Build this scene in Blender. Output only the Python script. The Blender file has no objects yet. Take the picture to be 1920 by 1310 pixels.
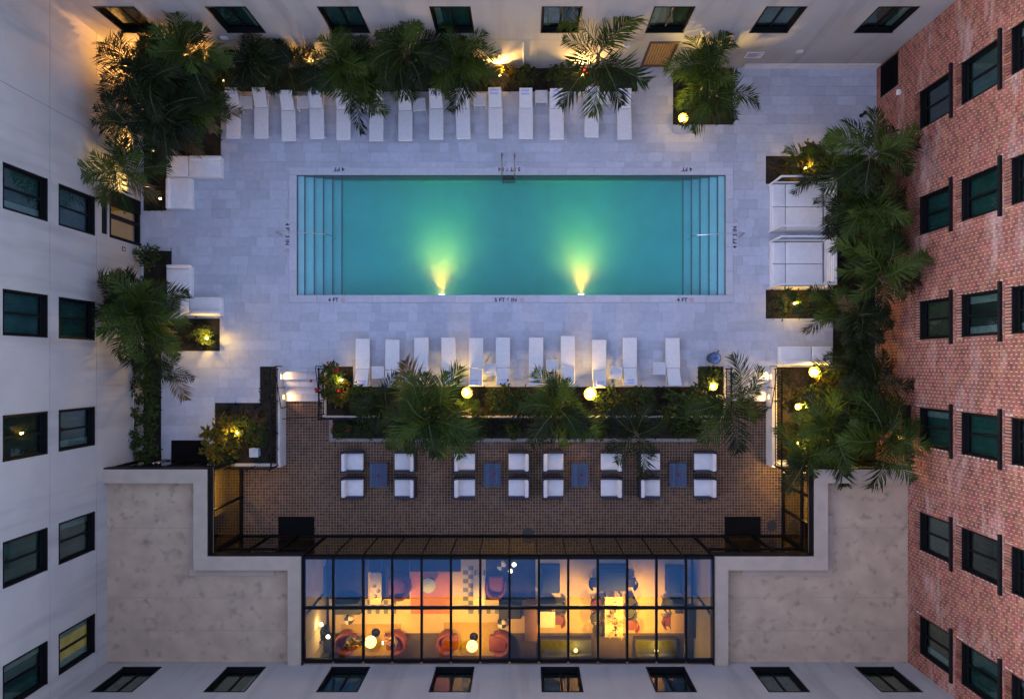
import bpy, bmesh, math, random
from mathutils import Vector, Matrix, Euler
R = math.radians
random.seed(7)
scene = bpy.context.scene
COL = scene.collection

# ---------------------------------------------------------------- camera, sky, sun, exposure
CAMZ, FPX, CX, CY = 32.0, 1344.0, 985.0, 683.0      # drone height (m) above the pool deck; focal length and nadir in photo pixels
cam_d = bpy.data.cameras.new('camera')
cam = bpy.data.objects.new('camera', cam_d); COL.objects.link(cam)
cam.location = (0, 0, CAMZ); cam.rotation_euler = (0, 0, 0)
cam_d.sensor_fit = 'HORIZONTAL'; cam_d.sensor_width = 36.0
cam_d.lens = 36.0 * FPX / 1920.0
cam_d.shift_x = -(CX - 960.0) / 1920.0
cam_d.shift_y = (CY - 655.0) / 1920.0
cam_d.clip_start = 0.1; cam_d.clip_end = 3000
scene.camera = cam

SUN_ELEV, SUN_AZ = R(7), R(-90)
world = bpy.data.worlds.new('World'); scene.world = world; world.use_nodes = True
wn = world.node_tree.nodes; wl = world.node_tree.links
for n in list(wn): wn.remove(n)
wo = wn.new('ShaderNodeOutputWorld'); bg = wn.new('ShaderNodeBackground'); sky = wn.new('ShaderNodeTexSky')
sky.sky_type = 'NISHITA'; sky.sun_disc = False
sky.sun_elevation = SUN_ELEV; sky.sun_rotation = SUN_AZ
sky.air_density = 1.0; sky.dust_density = 0.6; sky.ozone_density = 4.0
bg.inputs['Strength'].default_value = 0.15
hsv = wn.new('ShaderNodeHueSaturation'); hsv.inputs['Saturation'].default_value = 0.68      # hazy, slightly mauve dusk air
tint = wn.new('ShaderNodeMix'); tint.data_type = 'RGBA'; tint.blend_type = 'MULTIPLY'; tint.inputs['Factor'].default_value = 1.0; tint.inputs[7].default_value = (1.10, 0.95, 1.0, 1)
wl.new(sky.outputs[0], hsv.inputs['Color']); wl.new(hsv.outputs[0], tint.inputs[6]); wl.new(tint.outputs[2], bg.inputs['Color']); wl.new(bg.outputs[0], wo.inputs['Surface'])

sun_d = bpy.data.lights.new('sun', 'SUN'); sun_d.energy = 0.12; sun_d.angle = R(50); sun_d.color = (1.0, 0.72, 0.62)
sun = bpy.data.objects.new('sun', sun_d); COL.objects.link(sun)
sd = Vector((math.cos(R(14)), 0.06, -math.sin(R(14))))
sun.rotation_euler = sd.to_track_quat('-Z', 'Y').to_euler(); sun.location = (-60, 0, 40)

scene.view_settings.view_transform = 'Standard'; scene.view_settings.look = 'None'
scene.view_settings.exposure = 2.75; scene.view_settings.gamma = 1.0
scene.view_settings.use_curve_mapping = False
scene.cycles.max_bounces = 7; scene.cycles.transparent_max_bounces = 14
scene.cycles.diffuse_bounces = 3; scene.cycles.glossy_bounces = 2; scene.cycles.volume_bounces = 1
scene.cycles.use_adaptive_sampling = True; scene.cycles.adaptive_threshold = 0.02
scene.cycles.sample_clamp_indirect = 3.0
scene.cycles.use_denoising = True

def S(z): return FPX / (CAMZ - z)                   # photo pixels per metre at height z
def W(px, py, z=0.0): return Vector(((px - CX) / S(z), -(py - CY) / S(z), z))
def WX(px, z=0.0): return (px - CX) / S(z)
def WY(py, z=0.0): return -(py - CY) / S(z)

# ---------------------------------------------------------------- materials
MATS = {}
def M(name, col, rough=0.6, col2=None, scale=3.0, bump=0.0, bscale=40.0, metal=0.0, emit=0.0, ecol=None, rnd=None, ramt=0.25, spec=0.5, detail=6, lo=0.35, hi=0.65, stretch=None, col3=None, scale3=0.5, lo3=.55, hi3=.75, stretch3=None):
    if name in MATS: return MATS[name]
    m = bpy.data.materials.new(name); m.use_nodes = True; MATS[name] = m
    nt = m.node_tree; N = nt.nodes; L = nt.links
    b = N['Principled BSDF']
    b.inputs['Roughness'].default_value = rough; b.inputs['Metallic'].default_value = metal
    b.inputs['Specular IOR Level'].default_value = spec
    geo = N.new('ShaderNodeNewGeometry')
    vec = geo.outputs['Position']
    if stretch:
        mp = N.new('ShaderNodeMapping'); mp.inputs['Scale'].default_value = stretch; L.new(vec, mp.inputs['Vector']); vec = mp.outputs[0]
    rgb = N.new('ShaderNodeRGB'); rgb.outputs[0].default_value = (*col, 1); out = rgb.outputs[0]
    def mixin(out, c2, sc, lo, hi, vec=vec):
        nz = N.new('ShaderNodeTexNoise'); nz.inputs['Scale'].default_value = sc; nz.inputs['Detail'].default_value = detail
        L.new(vec, nz.inputs['Vector'])
        rp = N.new('ShaderNodeMapRange'); rp.inputs['From Min'].default_value = lo; rp.inputs['From Max'].default_value = hi
        L.new(nz.outputs['Fac'], rp.inputs['Value'])
        mx = N.new('ShaderNodeMix'); mx.data_type = 'RGBA'
        L.new(rp.outputs[0], mx.inputs['Factor']); L.new(out, mx.inputs[6]); mx.inputs[7].default_value = (*c2, 1)
        return mx.outputs[2]
    if col2: out = mixin(out, col2, scale, lo, hi)
    if col3:
        v3 = vec
        if stretch3:
            mp3 = N.new('ShaderNodeMapping'); mp3.inputs['Scale'].default_value = stretch3; L.new(geo.outputs['Position'], mp3.inputs['Vector']); v3 = mp3.outputs[0]
        out = mixin(out, col3, scale3, lo3, hi3, v3)
    if rnd:
        if rnd == 'obj':
            oi = N.new('ShaderNodeObjectInfo'); rv = oi.outputs['Random']
        else: rv = geo.outputs['Random Per Island']
        hs = N.new('ShaderNodeHueSaturation')
        mr = N.new('ShaderNodeMapRange'); mr.inputs['To Min'].default_value = 1 - ramt; mr.inputs['To Max'].default_value = 1 + ramt
        L.new(rv, mr.inputs['Value']); L.new(mr.outputs[0], hs.inputs['Value'])
        mh = N.new('ShaderNodeMath'); mh.operation = 'MULTIPLY'; mh.inputs[1].default_value = 7.31; L.new(rv, mh.inputs[0])
        fr = N.new('ShaderNodeMath'); fr.operation = 'FRACT'; L.new(mh.outputs[0], fr.inputs[0])
        mr2 = N.new('ShaderNodeMapRange'); mr2.inputs['To Min'].default_value = 0.5 - ramt * .06; mr2.inputs['To Max'].default_value = 0.5 + ramt * .06
        L.new(fr.outputs[0], mr2.inputs['Value']); L.new(mr2.outputs[0], hs.inputs['Hue'])
        L.new(out, hs.inputs['Color']); out = hs.outputs[0]
    L.new(out, b.inputs['Base Color'])
    if bump:
        nz = N.new('ShaderNodeTexNoise'); nz.inputs['Scale'].default_value = bscale; nz.inputs['Detail'].default_value = 4; L.new(geo.outputs['Position'], nz.inputs['Vector'])
        bp = N.new('ShaderNodeBump'); bp.inputs['Strength'].default_value = bump; bp.inputs['Distance'].default_value = 0.02
        L.new(nz.outputs['Fac'], bp.inputs['Height']); L.new(bp.outputs[0], b.inputs['Normal'])
    if emit:
        b.inputs['Emission Color'].default_value = (*(ecol or col), 1); b.inputs['Emission Strength'].default_value = emit
    return m

def glass_mat(name, tint, refl0=0.0, ior=1.5, rough=0.0, gcol=(1, 1, 1)):
    m = bpy.data.materials.new(name); m.use_nodes = True; MATS[name] = m
    N = m.node_tree.nodes; L = m.node_tree.links
    for n in list(N): N.remove(n)
    o = N.new('ShaderNodeOutputMaterial'); mx = N.new('ShaderNodeMixShader'); t = N.new('ShaderNodeBsdfTransparent'); g = N.new('ShaderNodeBsdfGlossy')
    t.inputs['Color'].default_value = (*tint, 1); g.inputs['Roughness'].default_value = rough; g.inputs['Color'].default_value = (*gcol, 1)
    f = N.new('ShaderNodeLayerWeight'); f.inputs['Blend'].default_value = .5
    pw = N.new('ShaderNodeMath'); pw.operation = 'POWER'; pw.inputs[1].default_value = 5.0; L.new(f.outputs['Facing'], pw.inputs[0])
    mr = N.new('ShaderNodeMapRange'); mr.inputs['To Min'].default_value = refl0 + .03; mr.inputs['To Max'].default_value = 1.0
    L.new(pw.outputs[0], mr.inputs['Value']); L.new(mr.outputs[0], mx.inputs['Fac'])
    L.new(t.outputs[0], mx.inputs[1]); L.new(g.outputs[0], mx.inputs[2]); L.new(mx.outputs[0], o.inputs['Surface'])
    return m

def leaf_mat(name, col, col2, trans=0.35, rough=0.6, rnd='obj'):
    m = bpy.data.materials.new(name); m.use_nodes = True; MATS[name] = m
    N = m.node_tree.nodes; L = m.node_tree.links
    b = N['Principled BSDF']; o = N['Material Output']
    b.inputs['Roughness'].default_value = rough; b.inputs['Specular IOR Level'].default_value = .22
    geo = N.new('ShaderNodeNewGeometry'); oi = N.new('ShaderNodeObjectInfo')
    nz = N.new('ShaderNodeTexNoise'); nz.inputs['Scale'].default_value = 1.7; L.new(geo.outputs['Position'], nz.inputs['Vector'])
    ad = N.new('ShaderNodeMath'); ad.operation = 'ADD'; L.new(nz.outputs['Fac'], ad.inputs[0])
    L.new(oi.outputs['Random'] if rnd == 'obj' else geo.outputs['Random Per Island'], ad.inputs[1])
    mr = N.new('ShaderNodeMapRange'); mr.inputs['From Min'].default_value = .5; mr.inputs['From Max'].default_value = 1.5; L.new(ad.outputs[0], mr.inputs['Value'])
    mx = N.new('ShaderNodeMix'); mx.data_type = 'RGBA'; mx.inputs[6].default_value = (*col, 1); mx.inputs[7].default_value = (*col2, 1)
    L.new(mr.outputs[0], mx.inputs['Factor']); L.new(mx.outputs[2], b.inputs['Base Color'])
    tr = N.new('ShaderNodeBsdfTranslucent'); L.new(mx.outputs[2], tr.inputs['Color'])
    ms = N.new('ShaderNodeMixShader'); ms.inputs['Fac'].default_value = trans
    L.new(b.outputs[0], ms.inputs[1]); L.new(tr.outputs[0], ms.inputs[2]); L.new(ms.outputs[0], o.inputs['Surface'])
    return m

STUCCO = M('white_stucco', (.37, .342, .32), .85, (.342, .315, .296), .8, .25, 90, col3=(.225, .205, .19), scale3=1.0, lo3=.50, hi3=.88, stretch3=(1.6, 1.6, .16))
STUCCO2 = M('smooth_render', (.66, .63, .60), .8, (.58, .56, .54), 2.0, .12, 70)
TILE = M('stone_tile', (.475, .495, .555), .62, (.43, .45, .51), 5, .12, 45, rnd='obj', ramt=.10, col3=(.39, .405, .46), scale3=1.1, lo3=.52, hi3=.85)
TILES = M('stone_tile_field', (.475, .495, .555), .62, (.43, .45, .51), 5, .12, 45, rnd='island', ramt=.10, col3=(.39, .405, .46), scale3=1.1, lo3=.52, hi3=.85)
COPING = M('coping_stone', (.52, .53, .58), .55, (.47, .48, .53), 4, .1, 50, rnd='obj', ramt=.06)
GROUT = M('grout', (.42, .44, .48), .9, (.38, .39, .43), 6)
SOIL = M('soil', (.018, .013, .010), 1.0, (.03, .022, .016), 9, .8, 25)
PAVER = M('brick_paver', (.10, .046, .024), .75, (.058, .029, .018), 2.0, .3, 60, rnd='island', ramt=.5, col3=(.12, .07, .05), scale3=.6, lo3=.5, hi3=.8)
PMORT = M('paver_mortar', (.42, .28, .175), .9, (.33, .22, .14), 3.0, .2, 60)
BRICK = M('red_brick', (.29, .102, .062), .85, (.195, .070, .045), 3.0, .35, 55, rnd='island', ramt=.30, col3=(.46, .34, .30), scale3=1.3, lo3=.53, hi3=.92, stretch3=(1, .35, 1.1))
BMORT = M('brick_mortar', (.60, .50, .43), .95, (.50, .41, .35), 2.0, .2, 60)
SOLDIER = M('sill_brick', (.24, .075, .048), .85, (.15, .05, .035), 6, .3, 60, rnd='island', ramt=.35)
BLACK = M('black_metal', (.006, .006, .007), .55, (.010, .010, .011), 8, spec=.15)
DARKF = M('dark_frame', (.005, .0055, .006), .5, spec=.12)
STEEL = M('steel', (.55, .55, .56), .28, metal=1.0)
PLASTER = M('pool_plaster', (.10, .64, .57), .6, (.08, .57, .51), 1.2, .1, 40)
STEPP = M('pool_step_plaster', (.36, .66, .68), .6, (.32, .60, .62), 1.2, .1, 40)
EDGE = M('step_edge_tile', (.01, .05, .09), .4)
WHITEF = M('white_frame', (.72, .71, .70), .5, (.66, .65, .65), 6)
SLING = M('white_sling', (.74, .73, .72), .75, (.68, .67, .67), 9, .15, 160)
CUSH = M('white_cushion', (.76, .74, .73), .85, (.70, .68, .68), 4, .25, 30)
TOWEL = M('blue_towel', (.55, .55, .80), .9, (.45, .45, .75), 20, .4, 90)
TOWELW = M('white_towel', (.78, .78, .80), .9, (.7, .7, .74), 20, .4, 90)
NAVY = M('navy_wicker', (.025, .032, .06), .6, (.015, .02, .04), 30, .5, 120)
BLUEW = M('blue_table', (.045, .075, .15), .5, (.03, .055, .12), 8, .2, 60, rnd='obj', ramt=.2)
ROOF = M('roof_membrane', (.50, .365, .25), .9, (.41, .30, .205), 1.2, .4, 30, col3=(.22, .165, .12), scale3=2.8, lo3=.565, hi3=.80)
PARA = M('parapet_render', (.45, .36, .275), .85, (.40, .32, .245), 2.0, .2, 40)
LEAF = leaf_mat('palm_leaf', (.010, .026, .003), (.064, .102, .010))
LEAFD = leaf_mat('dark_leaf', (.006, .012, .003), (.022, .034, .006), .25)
LEAFS = leaf_mat('shrub_leaf', (.02, .045, .012), (.07, .10, .02), .35, rnd='island')
LEAFY = leaf_mat('croton_leaf', (.05, .07, .01), (.16, .11, .015), .35, rnd='island')
LEAFT = leaf_mat('dry_leaf', (.10, .065, .025), (.16, .10, .04), .3)
PETAL = leaf_mat('red_petal', (.45, .01, .02), (.6, .02, .04), .3, rnd='island')
TRUNK = M('palm_trunk', (.16, .12, .08), .9, (.09, .07, .05), 14, .6, 40, stretch=(1, 1, 6))
STEM = M('palm_stem', (.10, .12, .04), .7, (.07, .08, .03), 14, .3, 40)
WPANE = glass_mat('window_glass', (.68, .80, .78), .03)
RPANE = glass_mat('roof_glass', (.98, .95, .84), .09, gcol=(.12, .38, .80))
FPANE = glass_mat('facade_glass', (.48, .44, .32), .14)
ROOMDARK = M('room_dark', (.03, .03, .03), .9)
GLOW = M('lamp_glow', (1, .8, .45), .5, emit=2.2, ecol=(1.0, .70, .20))
HALO = M('lamp_bloom', (.8, .5, .1), .5, emit=.42, ecol=(1.0, .56, .03))  # amber emission standing in for bloom round the garden lamps
GLOWS = M('step_lamp_glow', (1, .85, .6), .5, emit=1.2, ecol=(1.0, .62, .14))
GLOBE = M('globe_glow', (1, .9, .7), .5, emit=1.5, ecol=(1.0, .86, .58))

# ---------------------------------------------------------------- mesh helpers
class MB:
    def __init__(s): s.v = []; s.f = []; s.m = []
    def add(s, vs, fs, mi=0):
        o = len(s.v); s.v += [tuple(v) for v in vs]; s.f += [tuple(i + o for i in f) for f in fs]; s.m += [mi] * len(fs)
    def box(s, x0, x1, y0, y1, z0, z1, mi=0, bottom=True):
        vs = [(x0, y0, z0), (x1, y0, z0), (x1, y1, z0), (x0, y1, z0), (x0, y0, z1), (x1, y0, z1), (x1, y1, z1), (x0, y1, z1)]
        fs = [(4, 5, 6, 7), (0, 1, 5, 4), (1, 2, 6, 5), (2, 3, 7, 6), (3, 0, 4, 7)]
        if bottom: fs.append((3, 2, 1, 0))
        s.add(vs, fs, mi)
    def cbox(s, c, size, rot=None, mi=0):
        hx, hy, hz = [d / 2 for d in size]
        vs = [Vector((a * hx, b * hy, d * hz)) for d in (-1, 1) for a, b in ((-1, -1), (1, -1), (1, 1), (-1, 1))]
        if rot is not None:
            mt = Euler(rot).to_matrix(); vs = [mt @ v for v in vs]
        s.add([v + Vector(c) for v in vs], [(4, 5, 6, 7), (0, 1, 5, 4), (1, 2, 6, 5), (2, 3, 7, 6), (3, 0, 4, 7), (3, 2, 1, 0)], mi)
    def rbox(s, c, size, r=.03, seg=2, rot=None, mi=0):
        bm = bmesh.new(); bmesh.ops.create_cube(bm, size=1)
        bmesh.ops.scale(bm, vec=size, verts=bm.verts)
        bmesh.ops.bevel(bm, geom=bm.edges[:], offset=min(r, min(size) * .49), segments=seg, profile=.5, affect='EDGES')
        mt = Euler(rot).to_matrix() if rot is not None else Matrix.Identity(3)
        bm.verts.index_update()
        s.add([mt @ v.co + Vector(c) for v in bm.verts], [[v.index for v in f.verts] for f in bm.faces], mi); bm.free()
    def tube(s, pts, r, sides=8, mi=0, r2=None, caps=True):
        pts = [Vector(p) for p in pts]; n = len(pts); rings = []
        for i, p in enumerate(pts):
            t = (pts[min(i + 1, n - 1)] - pts[max(i - 1, 0)]).normalized()
            a = t.cross(Vector((0, 0, 1)) if abs(t.z) < .95 else Vector((1, 0, 0))).normalized(); b = t.cross(a)
            rr = r if r2 is None else r + (r2 - r) * i / max(1, n - 1)
            rings.append([p + (a * math.cos(k * math.tau / sides) + b * math.sin(k * math.tau / sides)) * rr for k in range(sides)])
        vs = [v for rg in rings for v in rg]; fs = []
        for i in range(n - 1):
            for k in range(sides):
                k2 = (k + 1) % sides; fs.append((i * sides + k, i * sides + k2, (i + 1) * sides + k2, (i + 1) * sides + k))
        if caps: fs += [tuple(range(sides))[::-1], tuple((n - 1) * sides + k for k in range(sides))]
        s.add(vs, fs, mi)
    def lathe(s, c, prof, sides=20, mi=0):
        c = Vector(c); vs = []; fs = []
        for r, z in prof: vs += [c + Vector((r * math.cos(k * math.tau / sides), r * math.sin(k * math.tau / sides), z)) for k in range(sides)]
        for i in range(len(prof) - 1):
            for k in range(sides):
                k2 = (k + 1) % sides; fs.append((i * sides + k, i * sides + k2, (i + 1) * sides + k2, (i + 1) * sides + k))
        if prof[0][0] > 1e-4: fs.append(tuple(range(sides))[::-1])
        if prof[-1][0] > 1e-4: fs.append(tuple((len(prof) - 1) * sides + k for k in range(sides)))
        s.add(vs, fs, mi)
    def build(s, name, mats, parent=None, smooth=False, loc=None, rotz=0):
        me = bpy.data.meshes.new(name); me.from_pydata(s.v, [], s.f)
        if not isinstance(mats, (list, tuple)): mats = [mats]
        for m in mats: me.materials.append(m)
        if len(mats) > 1: me.polygons.foreach_set('material_index', s.m)
        if smooth: me.polygons.foreach_set('use_smooth', [True] * len(me.polygons))
        me.update()
        return link(name, me, parent, loc, rotz)
def link(name, data, parent=None, loc=None, rotz=0):
    o = bpy.data.objects.new(name, data); COL.objects.link(o)
    if parent: o.parent = parent
    if loc is not None: o.location = loc
    if rotz: o.rotation_euler = (0, 0, rotz)
    return o
def tag(o, label=None, cat=None, group=None, kind=None):
    if label: o['label'] = label
    if cat: o['category'] = cat
    if group: o['group'] = group
    if kind: o['kind'] = kind
    return o
def empty(name, loc, label, cat, group=None, rotz=0):
    o = bpy.data.objects.new(name, None); COL.objects.link(o); o.location = loc; o.rotation_euler = (0, 0, rotz); o.empty_display_size = .2
    return tag(o, label, cat, group)
def dup(root, loc, rotz, label, group=None):
    r = root.copy(); COL.objects.link(r); r.location = loc; r.rotation_euler = (0, 0, rotz); r['label'] = label
    if group: r['group'] = group
    for ch in [o for o in root.children]:
        c = ch.copy(); COL.objects.link(c); c.parent = r
        for g in [o for o in ch.children]:
            d = g.copy(); COL.objects.link(d); d.parent = c
    return r
class Maker:                                            # first call places the prototype itself, later calls copy it
    def __init__(s, fn): s.fn = fn; s.p = None
    def __call__(s, loc, rotz, label, group=None):
        if s.p is None:
            s.p = s.fn(); s.p.location = loc; s.p.rotation_euler = (0, 0, rotz); s.p['label'] = label
            if group: s.p['group'] = group
            return s.p
        return dup(s.p, loc, rotz, label, group)
ORD = 'first second third fourth fifth sixth seventh eighth ninth tenth eleventh twelfth thirteenth fourteenth fifteenth sixteenth'.split()
def rsub(r, c):                                         # rectangle r minus rectangle c -> list of rectangles
    x0, y0, x1, y1 = r; a0, b0, a1, b1 = c
    if a0 >= x1 or a1 <= x0 or b0 >= y1 or b1 <= y0: return [r]
    out = []
    if a0 > x0: out.append((x0, y0, a0, y1))
    if a1 < x1: out.append((a1, y0, x1, y1))
    m0, m1 = max(x0, a0), min(x1, a1)
    if b0 > y0: out.append((m0, y0, m1, b0))
    if b1 < y1: out.append((m0, b1, m1, y1))
    return out
def rsubs(rs, cs):
    for c in cs: rs = [q for r in rs for q in rsub(r, c)]
    return rs
def PR(x0, y0, x1, y1, z=0.0): return (WX(x0, z), WY(y1, z), WX(x1, z), WY(y0, z))   # photo rectangle -> world rectangle
LAMPK = 0.40                                            # dusk: lamps dimmed against the sky
def lamp(kind, parent, loc, watts, col=(1, .70, .30), radius=.06, aim=None, cone=70, blend=.6):
    d = bpy.data.lights.new('lamp_light', kind); d.energy = watts * LAMPK; d.color = col
    if kind != 'AREA': d.shadow_soft_size = radius
    if kind == 'SPOT': d.spot_size = R(cone); d.spot_blend = blend
    o = bpy.data.objects.new('lamp_light', d); COL.objects.link(o); o.parent = parent; o.location = loc
    if aim is not None: o.rotation_euler = Vector(aim).to_track_quat('-Z', 'Y').to_euler()
    return o
# ---------------------------------------------------------------- ground and main levels
XW, XE, YN, YS = -17.15, 15.70, 13.24, -12.20          # courtyard wall planes
TZ = -0.75                                             # lower terrace level
WALLTOP = 11.0
g = MB(); g.box(-700, 700, -700, 700, -3.2, -3.0)
tag(g.build('ground', M('far_ground', (.07, .07, .065), .9, (.05, .055, .045), .05)), kind='structure')

# ---------------------------------------------------------------- buildings round the court
def wall_mesh(u0, u1, z0, z1, ops, depth=.42, groove=()):
    """front sheet at y=0 in local coordinates with real openings (and shallow joints)"""
    mb = MB(); ops = [(*o, depth, False) for o in ops] + [(*g_, .03, True) for g_ in groove]
    us = sorted({u0, u1, *[o[0] for o in ops], *[o[1] for o in ops]}); zs = sorted({z0, z1, *[o[2] for o in ops], *[o[3] for o in ops]})
    us = [u for u in us if u0 <= u <= u1]; zs = [z for z in zs if z0 <= z <= z1]
    for i in range(len(us) - 1):
        for j in range(len(zs) - 1):
            cu, cz = (us[i] + us[i + 1]) / 2, (zs[j] + zs[j + 1]) / 2
            if any(o[0] < cu < o[1] and o[2] < cz < o[3] for o in ops): continue
            mb.add([(us[i], 0, zs[j]), (us[i + 1], 0, zs[j]), (us[i + 1], 0, zs[j + 1]), (us[i], 0, zs[j + 1])], [(0, 1, 2, 3)])
    for a, b, c, d, dp, back in ops:
        mb.add([(a, 0, c), (b, 0, c), (b, dp, c), (a, dp, c)], [(0, 1, 2, 3)]); mb.add([(a, 0, d), (b, 0, d), (b, dp, d), (a, dp, d)], [(3, 2, 1, 0)])
        mb.add([(a, 0, c), (a, 0, d), (a, dp, d), (a, dp, c)], [(3, 2, 1, 0)]); mb.add([(b, 0, c), (b, 0, d), (b, dp, d), (b, dp, c)], [(0, 1, 2, 3)])
        mb.add([(a, dp, c), (b, dp, c), (b, dp, d), (a, dp, d)], [(0, 1, 2, 3)], 1 if not back else 2)
    return mb
BLINDS = {'teal': M('blind_teal', (.022, .085, .082), .8, (.014, .055, .055), 2), 'grey': M('blind_grey', (.095, .11, .11), .8, (.07, .08, .08), 2),
          'dark': M('blind_dark', (.015, .022, .022), .8), 'olive': M('blind_olive', (.12, .10, .05), .8, (.08, .07, .04), 2),
          'blue': M('blind_blue', (.06, .12, .145), .8, (.035, .075, .10), 1.4),
          'lit': M('blind_lit', (.5, .38, .15), .8, (.3, .22, .08), 2, emit=.024, ecol=(1.0, .48, .05))}
WMESH = {}
def window(parent, x, z0, w, h, blind='teal', curtain=0):
    key = (round(w, 2), round(h, 2))
    if key not in WMESH:
        f = MB(); t = .045
        f.box(-w / 2 - .012, w / 2 + .012, -.035, .30, -.012, .05)           # sill liner
        f.box(-w / 2 - .010, w / 2 + .010, -.012, .30, h - t, h + .010)
        f.box(-w / 2 - .010, -w / 2 + t, -.012, .30, .05, h - t); f.box(w / 2 - t, w / 2 + .010, -.012, .30, .05, h - t)
        s = MB(); a, b = w / 2 - t, .055
        s.box(-a, a, .13, .19, .05, .05 + b * 1.5); s.box(-a, a, .13, .19, h - t - b, h - t)
        s.box(-a, -a + b, .13, .19, .05 + b * 1.5, h - t - b); s.box(a - b, a, .13, .19, .05 + b * 1.5, h - t - b)
        s.box(-.035, .035, .125, .195, .05 + b * 1.5, h - t - b)
        p = MB(); p.box(-a + b, -.035, .155, .163, .05 + b * 1.5, h - t - b)
        bl = MB(); n = 14                                                    # a slightly wavy blind
        for i in range(n):
            x0, x1 = -w / 2 + t + (w - 2 * t) * i / n, -w / 2 + t + (w - 2 * t) * (i + 1) / n
            y0, y1 = .26 + .012 * (i % 2), .26 + .012 * ((i + 1) % 2)
            bl.add([(x0, y0, .05), (x1, y1, .05), (x1, y1, h - t), (x0, y0, h - t)], [(0, 1, 2, 3)])
        c = MB(); n = 10
        for i in range(n):
            x0, x1 = .30 * i / n, .30 * (i + 1) / n
            c.add([(x0, .215 + .025 * (i % 2), .05), (x1, .215 + .025 * ((i + 1) % 2), .05), (x1, .215 + .025 * ((i + 1) % 2), h - t), (x0, .215 + .025 * (i % 2), h - t)], [(0, 1, 2, 3)])
        def me(mb, nm, mat):
            m_ = bpy.data.meshes.new(nm); m_.from_pydata(mb.v, [], mb.f); m_.materials.append(mat); return m_
        WMESH[key] = (me(f, 'window', DARKF), me(s, 'sash', DARKF), me(p, 'pane', WPANE), me(bl, 'blind', BLINDS['teal']), me(c, 'curtain', M('curtain', (.36, .36, .35), .9, (.28, .28, .28), 3)), w / 2 - t - b + .035, w / 2 - t)
    k = WMESH[key]
    o = link('window', k[0], parent, (x, 0, z0))
    link('sash', k[1], o)
    link('pane', k[2], o); link('pane', k[2], o, (k[5], 0, 0))
    bo = link('blind', k[3], o); bo.material_slots[0].link = 'OBJECT'; bo.material_slots[0].material = BLINDS[blind]
    if curtain & 1: link('curtain', k[4], o, (-k[6], 0, 0))
    if curtain & 2: link('curtain', k[4], o, (k[6] - .30, 0, 0))
    return o
def building(name, loc, rotz, label, u0, u1, cat='building'):
    b = empty(name, loc, label, cat, rotz=rotz)
    r = MB(); r.box(u0, u1, .5, 9, WALLTOP - .5, WALLTOP - .3); r.build('roof', ROOF, b)
    r = MB(); r.box(u0, u1, 8.7, 9, -3, WALLTOP - .5); r.build('rear_wall', STUCCO, b)
    r = MB(); r.box(u0, u1, -.06, .45, WALLTOP + .002, WALLTOP + .1); r.build('coping', PARA, b)
    return b
WMATS = [STUCCO, ROOMDARK, GROUT]
w15 = 1.51
# north wing
nb = building('hotel_wing', (0, YN, 0), 0, 'white rendered wing with eight windows behind the northern sun loungers and palms', XW - 9, XE)
nx = [WX(p + 35.5, 3.4) for p in (232, 427, 622.5, 818, 1014, 1210, 1405, 1601)]
ops = [(x - w15 / 2, x + w15 / 2, 3.40, 5.45) for x in nx]
dx = WX(1236, 1.3); ops.append((dx - .62, dx + .62, .02, 2.55))
vx = WX(845, 2.4); ops.append((vx - .42, vx + .42, 1.75, 2.45))
wall_mesh(XW, XE, -1, WALLTOP, ops, groove=[(XW, XE, 5.93, 5.955), (XW, dx - .9, 2.70, 2.72)]).build('wall', WMATS, nb)
for x, bl, cu in zip(nx, ['olive', 'teal', 'blue', 'teal', 'grey', 'olive', 'blue', 'grey'], [0, 2, 0, 1, 1, 1, 0, 3]): window(nb, x, 3.40, w15, 2.05, bl, cu)
d = MB(); d.box(-.62, .62, -.03, .10, 2.42, 2.55); d.box(-.62, -.54, -.03, .10, 0, 2.42); d.box(.54, .62, -.03, .10, 0, 2.42)
do = d.build('door', M('brown_door_frame', (.06, .022, .015), .5), nb, loc=(dx, 0, .02))
for i in range(9):
    s_ = MB(); s_.box(-.53 + i * .118, -.53 + i * .118 + .085, .03, .07, .14, 2.40); s_.build('slat', M('door_slat', (.30, .15, .05), .55, (.22, .10, .03), 6), do)
s_ = MB(); s_.box(-.53, .53, .09, .12, 0, 2.42); s_.build('lit_panel', M('door_backlight', (.5, .35, .12), .6, emit=.04, ecol=(1, .6, .15)), do)
s_ = MB(); s_.box(-.53, .53, .02, .08, .02, .14); s_.build('kick_rail', M('brown_door_frame', (0, 0, 0)), do)
s_ = MB(); s_.box(-.42, .42, .10, .14, 0, .70); s_.build('vent_panel', M('vent_lit', (.4, .28, .1), .6, emit=.05, ecol=(1, .6, .15)), nb, loc=(vx, 0, 1.75))
pl = MB(); pl.box(WX(1392), XE - .02, -.05, 0, -.3, .42); pl.build('plinth', STUCCO2, nb)
for ux, uz in ((-12.2, 2.95), (-3.1, 6.3), (4.2, 2.3), (11.6, 1.7)):
    v_ = MB(); v_.cbox((0, -.03, 0), (.26, .06, .20)); v_.cbox((0, -.07, .02), (.22, .03, .10), (R(30), 0, 0)); v_.build('vent_cap', STUCCO2, nb, loc=(ux, 0, uz))
dp = MB(); dp.tube([(vx + 3.0, -.05, 0), (vx + 3.0, -.05, 2.7)], .035); dp.build('downpipe', STUCCO2, nb)
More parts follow.
